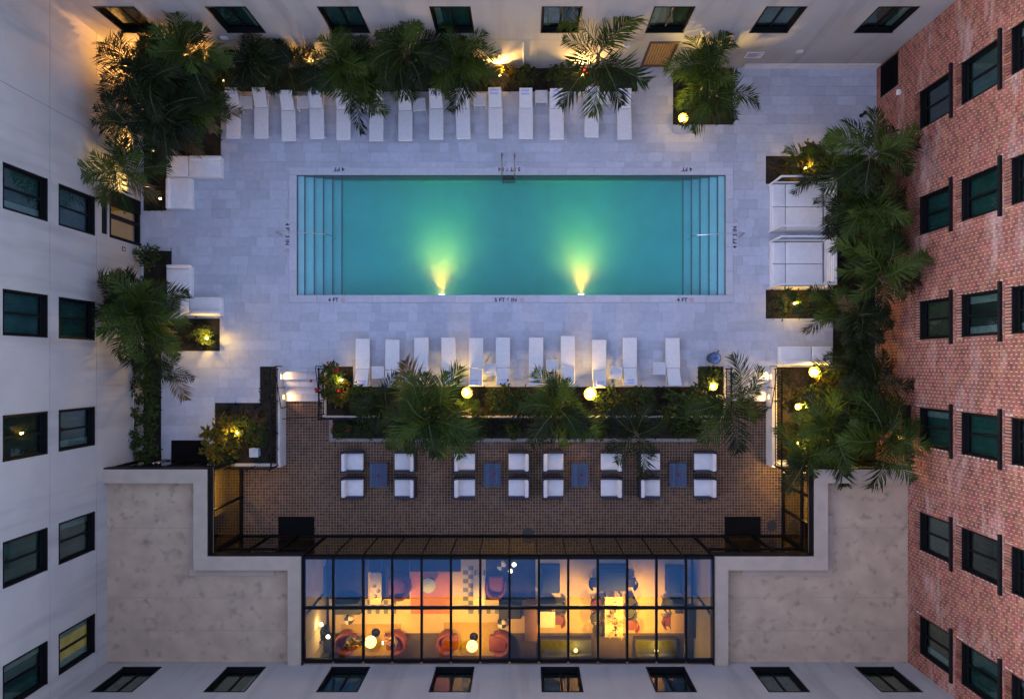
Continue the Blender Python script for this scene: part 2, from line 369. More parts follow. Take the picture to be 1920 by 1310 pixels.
# west wing
wb = building('hotel_wing', (XW, 0, 0), R(90), 'white rendered wing with two rows of five windows beside the lounge roof', -14, YN)
wy = [5.88, 1.72, -2.44, -6.60, -10.66]
ops = [(y - w15 / 2, y + w15 / 2, z, z + 2.15) for y in wy for z in (3.50, 6.32)]
d0, d1 = WY(462), WY(380)
ops += [(d0 - .02, d1 + .05, .0, 2.44), (d0 + .05, d1 + .05, 2.56, 2.98)]
wall_mesh(-14, YN, -1, WALLTOP, ops, groove=[(-14, YN, 6.13, 6.155), (-14, YN, 3.33, 3.35), (9.25, 9.27, 3.35, WALLTOP), (-.9, -.885, 0, 3.33)]).build('wall', WMATS, wb)
for y, b1, b2, c1, c2 in zip(wy, ['blue', 'teal', 'blue', 'grey', 'lit'], ['teal', 'blue', 'dark', 'teal', 'teal'], [0, 0, 1, 2, 3], [1, 0, 0, 0, 2]):
    window(wb, y, 3.50, w15, 2.15, b1, c1); window(wb, y, 6.32, w15, 2.15, b2, c2)
dw = d1 - d0
d = MB(); d.box(-dw / 2, dw / 2 + .06, .02, .3, 2.28, 2.44); d.box(-dw / 2, -dw / 2 + .12, .02, .3, 0, 2.28); d.box(-.10, .03, .05, .3, 0, 2.28); d.box(dw / 2 - .55, dw / 2 + .06, .02, .3, 0, 2.28)
d.box(-dw / 2 + .12, -.10, .05, .3, 0, .12); d.box(.03, dw / 2 - .55, .05, .3, 0, .12)
do = d.build('door', DARKF, wb, loc=((d0 + d1) / 2, 0, 0))
for a, b in ((-dw / 2 + .12, -.10), (.03, dw / 2 - .55)):
    s_ = MB(); s_.box(a, b, .14, .15, .12, 2.28); s_.build('pane', FPANE, do)
s_ = MB(); s_.box(-dw / 2 + .1, dw / 2 - .5, .33, .36, 0, 2.3); s_.build('lit_interior', M('door_lit', (.5, .42, .2), .8, (.36, .3, .12), 2, emit=.085, ecol=(1, .62, .10)), do)
s_ = MB(); s_.box(0, dw, .04, .3, 0, .42); s_.build('transom_grille', DARKF, wb, loc=(d0 + .05, 0, 2.56))
# south wing
sb = building('hotel_wing', (0, YS, 0), R(180), 'white rendered wing whose eight windows stand just above the glass roof', -XE, -XW + 9)
sx = [-WX(p + 35.7, 3.08) for p in (232, 427, 622.5, 818, 1014, 1211, 1407, 1602.5)]
ops = [(x - 1.54 / 2, x + 1.54 / 2, 3.12, 5.28) for x in sx]
wall_mesh(-XE, -XW, 2.62, WALLTOP, ops, groove=[(-XE, -XW, 5.93, 5.955)]).build('wall', WMATS, sb)
for x, bl, cu in zip(sx, ['grey', 'olive', 'grey', 'grey', 'dark', 'dark', 'blue', 'olive'], [0, 1, 0, 0, 0, 0, 0, 2]): window(sb, x, 3.12, 1.54, 2.16, bl, cu)
# brick building
eb = building('brick_building', (XE, 0, 0), R(-90), 'red brick building with three rows of black framed windows', -YN, 14, 'building')
ey = [10.06, 5.88, 1.74, -2.46, -6.60, -10.70]
rows = [(3.55, 2.02), (6.27, 2.02), (8.92, 2.02)]
ops = [(-y - .75, -y + .75, z, z + h) for y in ey for z, h in rows]
ops.append((-13.15, -11.75, .35, 1.85))
wall_mesh(-YN, 14, -1, WALLTOP, ops).build('wall', [BMORT, ROOMDARK, GROUT], eb)
ewall = eb.children[-1] if eb.children[-1].name.startswith('wall') else [c for c in eb.children if c.name.startswith('wall')][0]
bt = ['dark', 'teal', 'olive', 'teal', 'grey', 'olive', 'teal', 'teal', 'dark', 'teal', 'dark', 'teal', 'grey', 'grey', 'teal', 'grey', 'teal', 'grey']
k = 0
for r_, (z, h) in enumerate(rows):
    for y in ey:
        wn_ = window(eb, -y, z, 1.5, h, bt[k], [0, 0, 0, 1, 0, 2, 0, 0, 3][k % 9]); k += 1
        so = MB(); nbk = 15
        for i in range(nbk):
            a = -.80 + 1.60 * i / nbk; so.box(a + .018, a + 1.60 / nbk - .018, -.05 - .01 * random.random(), .0, -.34, -.02)
        so.build('brick_sill', SOLDIER, wn_)
        li = MB(); li.box(-1.0, 1.0, -.10, 0, h + .012, h + .13); li.build('lintel', BLACK, wn_)
lv = MB(); lv.box(-.7, .7, -.02, .06, 0, .06); lv.box(-.7, .7, -.02, .06, 1.44, 1.5); lv.box(-.7, -.64, -.02, .06, .06, 1.44); lv.box(.64, .7, -.02, .06, .06, 1.44)
lo = lv.build('louvre', DARKF, eb, loc=(-12.45, 0, .35))
for i in range(12):
    s_ = MB(); s_.cbox((0, .03, .13 + i * .112), (1.27, .10, .012), (R(-35), 0, 0)); s_.build('slat', BLACK, lo)
s_ = MB(); s_.box(-1.0, 1.0, -.22, 0, 2.55, 2.85); s_.build('door_canopy', BLACK, eb, loc=(2.65, 0, 0))
# bricks, each a raised block with recessed joints
bk = MB(); cp, bp = .120, .275
excl = [(o[0] - .012, o[2] - .012, o[1] + .012, o[3] + .012) for o in ops] + [(-y - .82, z - .36, -y + .82, z) for y in ey for z, h in rows] + [(-y - 1.01, z + h, -y + 1.01, z + h + .14) for y in ey for z, h in rows]
for j in range(int((WALLTOP + .8) / cp)):
    z0 = -.8 + j * cp; cu = -YN - (bp / 2 if j % 2 else 0) ; ex = [e for e in excl if e[1] < z0 + cp and e[3] > z0]
    while cu < 14:
        r = [(max(cu, -YN) + .010, z0 + .010, cu + bp - .014, z0 + cp - .014)]; cu += bp
        if ex: r = rsubs(r, ex)
        for a, b, c, d_ in r:
            if c - a > .03 and d_ - b > .02:
                y_ = -.012 - random.random() * .008
                bk.add([(a, 0, b), (c, 0, b), (c, 0, d_), (a, 0, d_), (a, y_, b), (c, y_, b), (c, y_, d_), (a, y_, d_)], [(4, 5, 6, 7), (0, 1, 5, 4), (1, 2, 6, 5), (2, 3, 7, 6), (3, 0, 4, 7)])
tag(bk.build('brick', BRICK, ewall), kind='stuff')

# ---------------------------------------------------------------- pool deck: slab, planters, tiles
POOL = PR(556, 328, 1361, 553); COPE = PR(542, 314, 1375, 567)
PLANT = {'nw': [PR(268, 127, 414, 293), PR(268, 293, 312, 395), PR(414, 127, 1195, 172)], 'ne': [PR(1262, 127, 1375, 234)],
         'w': [PR(268, 470, 322, 500), PR(268, 500, 312, 597), PR(268, 597, 412, 658), PR(268, 658, 302, 862)],
         'sw': [PR(487, 687, 519, 755), PR(402, 755, 519, 868)], 's': [PR(612, 687, 662, 725), PR(612, 725, 1357, 778), PR(1309, 687, 1357, 725)],
         'e': [PR(1436, 292, 1562, 345), PR(1562, 290, 1642, 690), PR(1436, 543, 1562, 597)], 'se': [PR(1457, 688, 1645, 862)]}
ALLP = [r for v in PLANT.values() for r in v]
YD = WY(697)                                            # south lip of the deck at the stairs
STL = (WX(526), -1.66, WX(606), YD); STR = (WX(1360), -1.66, 11.0, YD)
region = [(XW, WY(689), XE, YN), (XW, -4.26, WX(519), WY(689)), (WX(526), YD, WX(612), WY(689)), (WX(662), WY(725), WX(1309), WY(689)), (WX(1357), YD, 11.0, WY(689))]
base = rsubs(region, [POOL] + ALLP)
db = MB()
for a, b, c, d_ in base: db.box(a, c, b, d_, -1.0, -.018)
deck = tag(db.build('pool_deck', GROUT), kind='structure')
tiles = []
tw, th = .84, .42; y = YN; row = 0
while y > -4.4:
    x = XW - random.random() * tw
    while x < XE:
        w_ = tw * random.choice((1, 1, 1, .5, .75))
        for reg in region:
            a, b, c, d_ = max(x, reg[0]), max(y - th, reg[1]), min(x + w_, reg[2]), min(y, reg[3])
            if c - a > .04 and d_ - b > .04: tiles += [q for q in rsubs([(a, b, c, d_)], [COPE] + ALLP) if q[2] - q[0] > .04 and q[3] - q[1] > .04]
        x += w_
    y -= th; row += 1
J = .0025
def key_t(q):
    cx_, cy_ = (q[0] + q[2]) / 2, (q[1] + q[3]) / 2
    return -((q[2] - q[0]) * (q[3] - q[1])) + .012 * (abs(cx_) * .6 + abs(cy_ - 3))
tiles.sort(key=key_t)
TM = {}
for i, (a, b, c, d_) in enumerate(tiles[:300]):
    w_, h_ = round(c - a - 2 * J, 3), round(d_ - b - 2 * J, 3)
    if (w_, h_) not in TM:
        t = MB(); t.box(-w_ / 2, w_ / 2, -h_ / 2, h_ / 2, -.03, 0, bottom=False); m_ = bpy.data.meshes.new('tile'); m_.from_pydata(t.v, [], t.f); m_.materials.append(TILE); TM[(w_, h_)] = m_
    link('tile', TM[(w_, h_)], deck, ((a + c) / 2, (b + d_) / 2, random.uniform(-.0015, .0015)))
t = MB()
for a, b, c, d_ in tiles[300:]: t.box(a + J, c - J, b + J, d_ - J, -.03, random.uniform(-.0015, .0015), bottom=False)
tag(t.build('tiles', TILES, deck), kind='stuff')
# coping stones
def run(a, b, n):
    return [(a + (b - a) * i / n, a + (b - a) * (i + 1) / n) for i in range(n)]
cop = MB(); 
pool = MB()
px0, py0, px1, py1 = POOL; cx0, cy0, cx1, cy1 = COPE
copes = [(a, cy0, b, py0) for a, b in run(cx0, cx1, 16)] + [(a, py1, b, cy1) for a, b in run(cx0, cx1, 16)] + [(cx0, a, px0, b) for a, b in run(py0, py1, 5)] + [(px1, a, cx1, b) for a, b in run(py0, py1, 5)]
# basin: sloped floor, five steps at each end
ed = [WX(p) for p in (556, 569.5, 585, 600, 615.5, 631)]; er = [WX(p) for p in (1361, 1347, 1333, 1318, 1303.5, 1289)]
zs_ = [-.22, -.42, -.62, -.82, -1.02]
pb = MB()
pb.box(px0 - .25, px0, py0 - .25, py1 + .25, -2.0, -.05); pb.box(px1, px1 + .25, py0 - .25, py1 + .25, -2.0, -.05)
pb.box(px0, px1, py0 - .25, py0, -2.0, -.05); pb.box(px0, px1, py1, py1 + .25, -2.0, -.05)
fl = [(ed[5], -1.22), (-1, -1.7), (1, -1.7), (er[5], -1.22)]
for (a, za), (b, zb) in zip(fl, fl[1:]): pb.add([(a, py0, za), (b, py0, zb), (b, py1, zb), (a, py1, za)], [(0, 1, 2, 3)])
pool = tag(pb.build('swimming_pool', PLASTER), kind='structure')
for a, b, c, d_ in copes:
    t = MB(); t.rbox(((a + c) / 2, (b + d_) / 2, -.02), (c - a - .005, d_ - b - .005, .06), .008, 1); t.build('coping_stone', COPING, pool)
for e in (ed, er):
    for i in range(5):
        a, b = sorted((e[i], e[i + 1])); s_ = MB(); s_.box(a, b, py0, py1, -1.7, zs_[i]); so = s_.build('step', STEPP, pool)
        q = e[i + 1]; sg = 1 if q > e[i] else -1
        s_ = MB(); s_.box(min(q - sg * .05, q + sg * .004), max(q - sg * .05, q + sg * .004), py0, py1, zs_[i] - .03, zs_[i] + .004); s_.build('edge_strip', EDGE, so)
wt = MB(); wt.box(px0 + .002, px1 - .002, py0 + .002, py1 - .002, -1.9, -.07)
wm = bpy.data.materials.new('pool_water'); wm.use_nodes = True
N = wm.node_tree.nodes; L = wm.node_tree.links
for n in list(N): N.remove(n)
o_ = N.new('ShaderNodeOutputMaterial'); mx = N.new('ShaderNodeMixShader'); tr = N.new('ShaderNodeBsdfTransparent'); gl = N.new('ShaderNodeBsdfGlossy'); lw = N.new('ShaderNodeLayerWeight'); lw.inputs['Blend'].default_value = .5; pw_ = N.new('ShaderNodeMath'); pw_.operation = 'POWER'; pw_.inputs[1].default_value = 5.0; L.new(lw.outputs['Facing'], pw_.inputs[0]); fr = N.new('ShaderNodeMath'); fr.operation = 'ADD'; fr.inputs[1].default_value = .045; L.new(pw_.outputs[0], fr.inputs[0])
gl.inputs['Roughness'].default_value = .06
nz = N.new('ShaderNodeTexNoise'); nz.inputs['Scale'].default_value = 2.0; nz.inputs['Detail'].default_value = 4
bp_ = N.new('ShaderNodeBump'); bp_.inputs['Strength'].default_value = .5; bp_.inputs['Distance'].default_value = .05
ge = N.new('ShaderNodeNewGeometry'); L.new(ge.outputs['Position'], nz.inputs['Vector']); L.new(nz.outputs['Fac'], bp_.inputs['Height']); L.new(bp_.outputs[0], gl.inputs['Normal'])
L.new(fr.outputs[0], mx.inputs['Fac']); L.new(tr.outputs[0], mx.inputs[1]); L.new(gl.outputs[0], mx.inputs[2]); L.new(mx.outputs[0], o_.inputs['Surface'])
va = N.new('ShaderNodeVolumeAbsorption'); va.inputs['Color'].default_value = (.13, .90, .83, 1); va.inputs['Density'].default_value = .62
vs_ = N.new('ShaderNodeVolumeScatter'); vs_.inputs['Color'].default_value = (.98, .92, .52, 1); vs_.inputs['Density'].default_value = .28; vs_.inputs['Anisotropy'].default_value = .2
ad = N.new('ShaderNodeAddShader'); L.new(va.outputs[0], ad.inputs[0]); L.new(vs_.outputs[0], ad.inputs[1]); L.new(ad.outputs[0], o_.inputs['Volume'])
tag(wt.build('pool_water', wm), kind='structure')

# planters: soil beds
for nm, rs in PLANT.items():
    s_ = MB()
    for a, b, c, d_ in rs: s_.box(a - .01, c + .01, b - .01, d_ + .01, -.9, -.07 - .001 * random.random())
    tag(s_.build('planting_bed', SOIL), kind='structure')
# ---------------------------------------------------------------- lower terrace, retaining walls, stairs
TX0, TX1, TY0, TY1 = -12.92, 11.73, -7.85, -1.66
FBED = (WX(618, TZ), -3.53, WX(1322, TZ), -2.42)
tb = MB(); tb.box(TX0, TX1, TY0 - .4, TY1, -1.2, TZ - .012); terrace = tag(tb.build('brick_terrace', PMORT), kind='structure')
pv = MB(); pp = .13; y = TY0 - .1
HOLE = [FBED, (WX(606), -2.42, WX(1357), -1.0), (-20, -4.58, -10.93, 0), (11.0, -4.58, 20, 0)]
while y < TY1 - .02:
    x = TX0
    while x < TX1:
        r = rsubs([(x + .012, y + .012, x + pp - .012, y + pp - .012)], HOLE)
        for a, b, c, d_ in r:
            if c - a > .05 and d_ - b > .05: pv.box(a, c, b, d_, TZ - .02, TZ + random.uniform(-.003, .003), bottom=False)
        x += pp
    y += pp
tag(pv.build('pavers', PAVER, terrace), kind='stuff')
def wallbox(r, z0, z1, label, mat=STUCCO2):
    m_ = MB(); m_.box(r[0], r[2], r[1], r[3], z0, z1); o = m_.build('retaining_wall', mat); return tag(o, label, 'wall')
wallbox((WX(519), -4.58, -10.93, -.14), -1, .05, 'white rendered garden wall west of the lit stairs with black railing')
wallbox((11.0, -4.58, WX(1456), -.14), -1, .05, 'white rendered garden wall east of the lit stairs by the brick building')
wallbox((WX(606), -2.42, WX(1357), WY(779)), -1, .08, 'long white capped wall between the two planting beds above the brick terrace')
wallbox((WX(606), WY(778.5), WX(611.5), -.14), -1, .08, 'short white wall between red flowering plant and the western stairs')
wallbox((WX(1357.5), WY(778.5), WX(1362), -.14), -1, .08, 'short white wall between palm bed and the eastern stairs')
wallbox((WX(432), -4.58, WX(518.5), WY(868.5)), -1, .05, 'white capped wall south of the bed with glowing croton')
wallbox((WX(1457), -4.58, WX(1600), WY(862.5)), -1, .05, 'white capped wall south of the bed beside the brick building')
m_ = MB(); a, b, c, d_ = FBED
m_.box(a, c, b, b + .16, TZ - .1, TZ + .10); m_.box(a, a + .16, b + .16, d_, TZ - .1, TZ + .10); m_.box(c - .16, c, b + .16, d_, TZ - .1, TZ + .10)
tag(m_.build('planter_kerb', M('rough_stone', (.34, .31, .28), .9, (.24, .22, .2), 8, .8, 14)), 'low rough stone kerb round the lower planting bed', 'kerb')
m_ = MB(); m_.box(a + .16, c - .16, b + .16, d_ - .01, TZ - .1, TZ + .06); tag(m_.build('planting_bed', SOIL), kind='structure')
for r, lab in ((STL, 'w'), (STR, 'e')):
    s_ = MB()
    for i in range(4):
        y1 = r[3] - i * (r[3] - r[1]) / 4; s_.box(r[0], r[2], r[1], y1, TZ - .3 - .01 * i, -.15 * (i + 1) - .025) if False else s_.box(r[0], r[2], y1 - (r[3] - r[1]) / 4, y1, TZ - .3, -.15 * (i + 1) - .025)
    st = tag(s_.build('stairs', STUCCO2), kind='structure')
    for i in range(4):
        y1 = r[3] - i * (r[3] - r[1]) / 4; y0 = y1 - (r[3] - r[1]) / 4
        for q, (xa, xb) in enumerate(run(r[0], r[2], 3)):
            xo = .25 * ((i % 2) - .5); t = MB(); lo_, hi_ = xa + (xo if q else 0), xb + (xo if q < 2 else 0)
            t.rbox(((lo_ + hi_) / 2, (y0 + y1) / 2 - .01, -.15 * (i + 1) - .0125), (hi_ - lo_ - .006, y1 - y0 + .012, .024), .005, 1); t.build('tread_tile', COPING, st)

# ---------------------------------------------------------------- low lounge buildings with parapet roofs
RZ = 2.90
def glazing(root, p0, p1, z0, z1, n, transom=None, doors=(), mat=FPANE, hw=.04):
    """mullions, rails and panes along a line; every pane and mullion is its own part"""
    p0, p1 = Vector((*p0, 0)), Vector((*p1, 0)); d = (p1 - p0); Ln = d.length; u = d.normalized(); ang = math.atan2(u.y, u.x)
    off = root.location
    def part(nm, a, b, za, zb, th, m):
        mb = MB(); mb.box(a, b, -th / 2, th / 2, za, zb); o = mb.build(nm, m, root); o.location = p0 - off; o.rotation_euler = (0, 0, ang); return o
    zr = [z0] + ([transom] if transom else []) + [z1]
    for i in range(n + 1):
        c = Ln * i / n; part('mullion', c - hw, c + hw, z0, z1, .14 if hw > .03 else .07, DARKF)
    for i in range(n):
        a, b = Ln * i / n + hw, Ln * (i + 1) / n - hw
        for k_ in range(len(zr)):
            part('rail', a, b, zr[k_] - (.05 if k_ else 0), zr[k_] + (.05 if k_ < len(zr) - 1 else 0) + (.1 if k_ == 0 else 0), .12, DARKF)
        for k_ in range(len(zr) - 1): part('pane', a, b, zr[k_] + (.1 if k_ == 0 else .05), zr[k_ + 1] - .05, .02, mat)
        if i in doors:
            m2 = MB(); m2.tube([((a + b) / 2 - .10, .15, z0 + .7), ((a + b) / 2 - .10, .15, z0 + 1.9)], .022); m2.tube([((a + b) / 2 + .10, .15, z0 + .7), ((a + b) / 2 + .10, .15, z0 + 1.9)], .022)
            for sx_ in (-.1, .1):
                for zz in (.8, 1.8): m2.tube([((a + b) / 2 + sx_, .05, z0 + zz), ((a + b) / 2 + sx_, .15, z0 + zz)], .012)
            o = m2.build('door_handle', STEEL, root, True); o.location = p0 - off; o.rotation_euler = (0, 0, ang)
def boxpart(root, nm, x0, x1, y0, y1, z0, z1, m):
    mb = MB(); mb.box(x0, x1, y0, y1, z0, z1); o = mb.build(nm, m, root); o.location = -root.location; return o
WARMW = M('warm_wall', (.62, .52, .34), .8, (.55, .45, .28), 1.2)
PWID = .56
def pavilion(sgn, label):
    X = (lambda v: v) if sgn < 0 else (lambda v: v)
    if sgn < 0: xo, xi, xc = XW, -12.92, -9.09
    else: xo, xi, xc = XE, 11.73, 7.68
    lo = lambda a, b: (min(a, b), max(a, b))
    root = empty('lounge_building', ((xo + xc) / 2, -8.5, TZ), label, 'building')
    s = -1 if sgn < 0 else 1                            # s points to the outer side
    a, b = lo(xo, xi + s * PWID); boxpart(root, 'roof', a, b, -7.79 - PWID, -4.26 - PWID, 2.45, 2.60, ROOF)
    a, b = lo(xo, xc + s * PWID); boxpart(root, 'roof', a, b, YS, -7.79 - PWID, 2.45, 2.60, ROOF)
    a, b = lo(xo, xi); boxpart(root, 'parapet', a, b, -4.26 - PWID, -4.26, 2.3, RZ, PARA)
    a, b = lo(xi, xi + s * PWID); boxpart(root, 'parapet', a, b, -7.79, -4.26 - PWID, 2.3, RZ - .002, PARA)
    a, b = lo(xc, xi + s * PWID); boxpart(root, 'parapet', a, b, -7.79 - PWID, -7.79, 2.3, RZ, PARA)
    a, b = lo(xc, xc + s * PWID); boxpart(root, 'parapet', a, b, YS, -7.79 - PWID, 2.3, RZ - .002, PARA)
    # flashing upstand on the roof beside the parapet
    a, b = lo(xi + s * PWID, xi + s * (PWID + .28)); boxpart(root, 'flashing', a, b, -7.79 - PWID - .30, -6.2, 2.60, 2.64, PARA)
    a, b = lo(xc + s * 1.2, xi + s * PWID); boxpart(root, 'flashing', a, b, -7.79 - PWID - .30, -7.79 - PWID, 2.60, 2.645, PARA)
    # membrane laps
    for yy in (-9.55, -10.9):
        a, b = lo(xo, xc + s * PWID); boxpart(root, 'membrane_lap', a, b, yy - .012, yy + .012, 2.60, 2.604, M('lap_strip', (.33, .26, .19), .9, (.40, .31, .22), 3))
    a, b = lo(xo, xi + s * PWID); boxpart(root, 'membrane_lap', a, b, -6.712, -6.688, 2.60, 2.604, M('lap_strip', (0, 0, 0)))
    # black drip edges
    a, b = lo(xo, xi - s * .05); boxpart(root, 'drip_edge', a, b, -4.259, -4.21, 2.45, 2.86, BLACK)
    a, b = lo(xi - s * .001, xi - s * .05); boxpart(root, 'drip_edge', a, b, -7.74, -4.26, 2.45, 2.86, BLACK)
    a, b = lo(xi - s * .05, xc - s * .05); boxpart(root, 'drip_edge', a, b, -7.789, -7.74, 2.45, 2.86, BLACK)
    a, b = lo(xc - s * .001, xc - s * .05); boxpart(root, 'drip_edge', a, b, YS, -7.79, 2.45, 2.93, BLACK)
    # glazed fronts
    glazing(root, (xo, -4.30), (xi, -4.30), -.02, 2.3, 4, 1.9, doors=(1,) if sgn < 0 else ())
    if sgn < 0: glazing(root, (xi - .04, -7.75), (xi - .04, -4.34), TZ, 2.3, 2, None)
    else: glazing(root, (xi + .04, -4.34), (xi + .04, -7.75), TZ, 2.3, 3, 1.5)
    if sgn < 0: glazing(root, (xc, -7.83), (xi, -7.83), TZ, 2.3, 3, 1.6, doors=(1,))
    else: glazing(root, (xi, -7.83), (xc, -7.83), TZ, 2.3, 3, 1.6, doors=(1,))
    # rooms behind
    a, b = lo(xo, xc); boxpart(root, 'floor', a, b, -13.5, -7.9, TZ - .2, TZ - .01, M('lounge_floor', (.09, .07, .035), .5, (.06, .045, .025), 1.5))
    a, b = lo(xo, xi + s * .05); boxpart(root, 'floor', a, b, -7.9, -4.35, TZ - .2, TZ - .012, M('lounge_floor', (0, 0, 0)))
    a, b = lo(xi + s * .75, xi + s * .85); boxpart(root, 'inner_wall', a, b, -6.7 if sgn < 0 else -7.0, -4.4 if sgn < 0 else -5.2, TZ, 2.45, WARMW)  # short panel added close behind the glass to show the lamp's yellow light
    a, b = lo(xi + s * 2.3, xi + s * 2.45); boxpart(root, 'inner_wall', a, b, -12, -4.4, TZ, 2.45, WARMW)
    a, b = lo(xi + s * 2.3, xc); boxpart(root, 'inner_wall', a, b, -10.4, -10.25, TZ, 2.45, WARMW)
    a, b = lo(xc, xc + s * .12); boxpart(root, 'inner_wall', a, b, -13.4, -7.95, TZ, 2.45, WARMW)
    return root
pav_w = pavilion(-1, 'low lounge building with pale stained roof beside the white western wing')
pav_e = pavilion(1, 'low lounge building with pinkish stained roof against the red brick building')

# ---------------------------------------------------------------- glass roofed restaurant
FLO = tag(MB().build('tmp', STUCCO) if False else (lambda m_: (m_.box(-8.97, 7.56, -13.5, -7.88, TZ - .2, TZ - .005), m_)[1])(MB()).build('restaurant_floor', M('cream_floor', (.60, .45, .22), .45, (.52, .38, .17), 1.3, .05, 20)), kind='structure')
gr = empty('glass_roof', (-.7, -9.9, 2.8), 'black framed glass roof over the warmly lit restaurant', 'glass roof')
gz = 2.80
gx = [WX(p, gz) for p in (570, 625, 681, 735.5, 790.5, 845.5, 900.5, 955.5, 1010.5, 1065.5, 1121, 1176, 1231, 1286, 1339)]
gy = [-7.86, WY(1139, gz), YS + .12]
for x in gx: boxpart(gr, 'mullion', x - .045, x + .045, gy[2], gy[0], gz - .14, gz + .05, DARKF)
for i in range(len(gx) - 1):
    a, b = gx[i] + .045, gx[i + 1] - .045
    for k_, y in enumerate(gy): boxpart(gr, 'rail', a, b, y - (.05 if k_ else .06), y + (.05 if k_ < 2 else .10), gz - .12, gz + .045, DARKF)
    for k_ in range(2): boxpart(gr, 'pane', a, b, gy[k_ + 1] + (.05 if k_ == 0 else .10), gy[k_] - (.06 if k_ == 0 else .05), gz, gz + .02, RPANE)
fr_ = empty('glass_front', (-.7, -7.83, TZ), 'dark glazed restaurant front facing the brick terrace', 'glass wall')
glazing(fr_, (7.64, -7.83), (-9.05, -7.83), TZ, 2.66, 14, None, hw=.016)
bw = MB(); bw.box(-8.97, 7.56, -13.7, -13.5, TZ, 2.45); tag(bw.build('restaurant_wall', M('olive_wall', (.20, .16, .08), .8, (.15, .12, .06), 1.5)), kind='structure')
bw = MB(); bw.box(-17, 15.5, -13.7, YS - .03, 2.46, 2.60); tag(bw.build('restaurant_ceiling', STUCCO2), kind='structure')
# ---------------------------------------------------------------- pool fittings
def ladder():
    r = empty('pool_ladder', W(953.5, 326), 'stainless steel pool ladder in the middle of the northern pool edge', 'ladder')
    for sx_ in (-.28, .28):
        m_ = MB(); pts = [(sx_, .80, 0), (sx_, .78, .45), (sx_, .70, .68), (sx_, .52, .80), (sx_, .20, .76), (sx_, -.10, .50), (sx_, -.22, .10), (sx_, -.22, -.95)]
        m_.tube(pts, .032, 8); m_.build('rail', M('dull_steel', (.30, .29, .28), .35, metal=.9), r, True)
        m_ = MB(); m_.lathe((sx_, .80, 0), [(.06, 0), (.06, .015), (.03, .03)], 12); m_.build('anchor_cap', STEEL, r, True)
    for z, oy in ((.02, -.14), (-.05, -.24), (-.12, -.34)):
        m_ = MB(); m_.rbox((0, oy, z), (.54, .075, .035), .01); m_.build('rung', M('dark_rung', (.02, .025, .025), .5), r)
ladder()
def handrail(x0, x1, y, label):
    s = 1 if x1 > x0 else -1
    r = empty('pool_handrail', (x0, y, 0), label, 'handrail', 'pool handrails'); d = abs(x1 - x0)
    m_ = MB(); m_.tube([(0, 0, 0), (-s * .02, .0, .40), (-s * .02, .0, .75), (s * .08, .0, .86), (s * .35, -.01, .88), (s * d * .55, -.02, .72), (s * (d - .15), -.02, .38), (s * d, -.02, .12), (s * (d + .02), -.02, -.80)], .024, 8); m_.build('rail', STEEL, r, True)
    m_ = MB(); m_.lathe((0, 0, 0), [(.06, 0), (.06, .015), (.03, .03)], 12); m_.build('anchor_cap', STEEL, r, True)
handrail(WX(529), WX(620), WY(441), 'thin steel handrail over the pool steps nearest the white western wing')
handrail(WX(1386), WX(1298), WY(443), 'thin steel handrail over the pool steps nearest the cabanas')
INK = M('marker_ink', (.02, .02, .03), .7); RED = M('marker_red', (.45, .10, .12), .7); MARK = M('marker_tile', (.66, .64, .64), .5)
def marker(px, py, rot, text, icon, label):
    r = empty('depth_marker', W(px, py, .012) , label, 'depth marker', 'pool depth markers', rotz=rot)
    c = bpy.data.curves.new('lettering', 'FONT'); c.body = text; c.size = .24; c.align_x = 'CENTER'; c.align_y = 'CENTER'; c.space_character = 1.05; c.extrude = .001; c.offset = .008
    c.materials.append(INK); t_ = bpy.data.objects.new('lettering', c); COL.objects.link(t_)
    bpy.context.view_layer.update(); me = bpy.data.meshes.new_from_object(t_.evaluated_get(bpy.context.evaluated_depsgraph_get())); bpy.data.objects.remove(t_)
    o = link('lettering', me, r, (-.07 if icon else 0, 0, .006))
    wd = len(text) * .125 + .14
    m_ = MB(); m_.box(-wd / 2 - .05, wd / 2 + (.15 if icon else 0), -.12, .12, 0, .004); m_.build('tile', COPING, r)
    if icon:
        m_ = MB(); x = wd / 2 + .03
        for k_ in range(20):
            a, b = k_ * math.tau / 20, (k_ + 1) * math.tau / 20
            m_.add([(x + .09 * math.cos(a), .09 * math.sin(a), .007), (x + .09 * math.cos(b), .09 * math.sin(b), .007), (x + .07 * math.cos(b), .07 * math.sin(b), .007), (x + .07 * math.cos(a), .07 * math.sin(a), .007)], [(0, 1, 2, 3)])
        m_.cbox((x, 0, .0065), (.15, .015, .001), (0, 0, R(-45))); m_.build('no_diving_symbol', RED, r)
marker(628, 562.5, 0, '4 FT', True, 'depth marking 4 FT on the southern coping nearest the western steps')
marker(951, 562.5, 0, '5 FT 6 IN', True, 'depth marking 5 FT 6 IN in the middle of the southern coping')
marker(1282, 562.5, 0, '4 FT', True, 'depth marking 4 FT on the southern coping nearest the cabanas')
marker(636, 317.5, R(180), '4 FT', False, 'depth marking 4 FT on the northern coping nearest the western steps')
marker(955, 317.5, R(180), '5 FT 6 IN', False, 'depth marking 5 FT 6 IN behind the pool ladder')
marker(1288, 317.5, R(180), '4 FT', False, 'depth marking 4 FT on the northern coping nearest the cabanas')
marker(538.5, 442, R(-90), '4 FT 3 IN', True, 'depth marking beside the western pool handrail')
marker(1378, 442, R(90), '4 FT 3 IN', True, 'depth marking beside the eastern pool handrail')
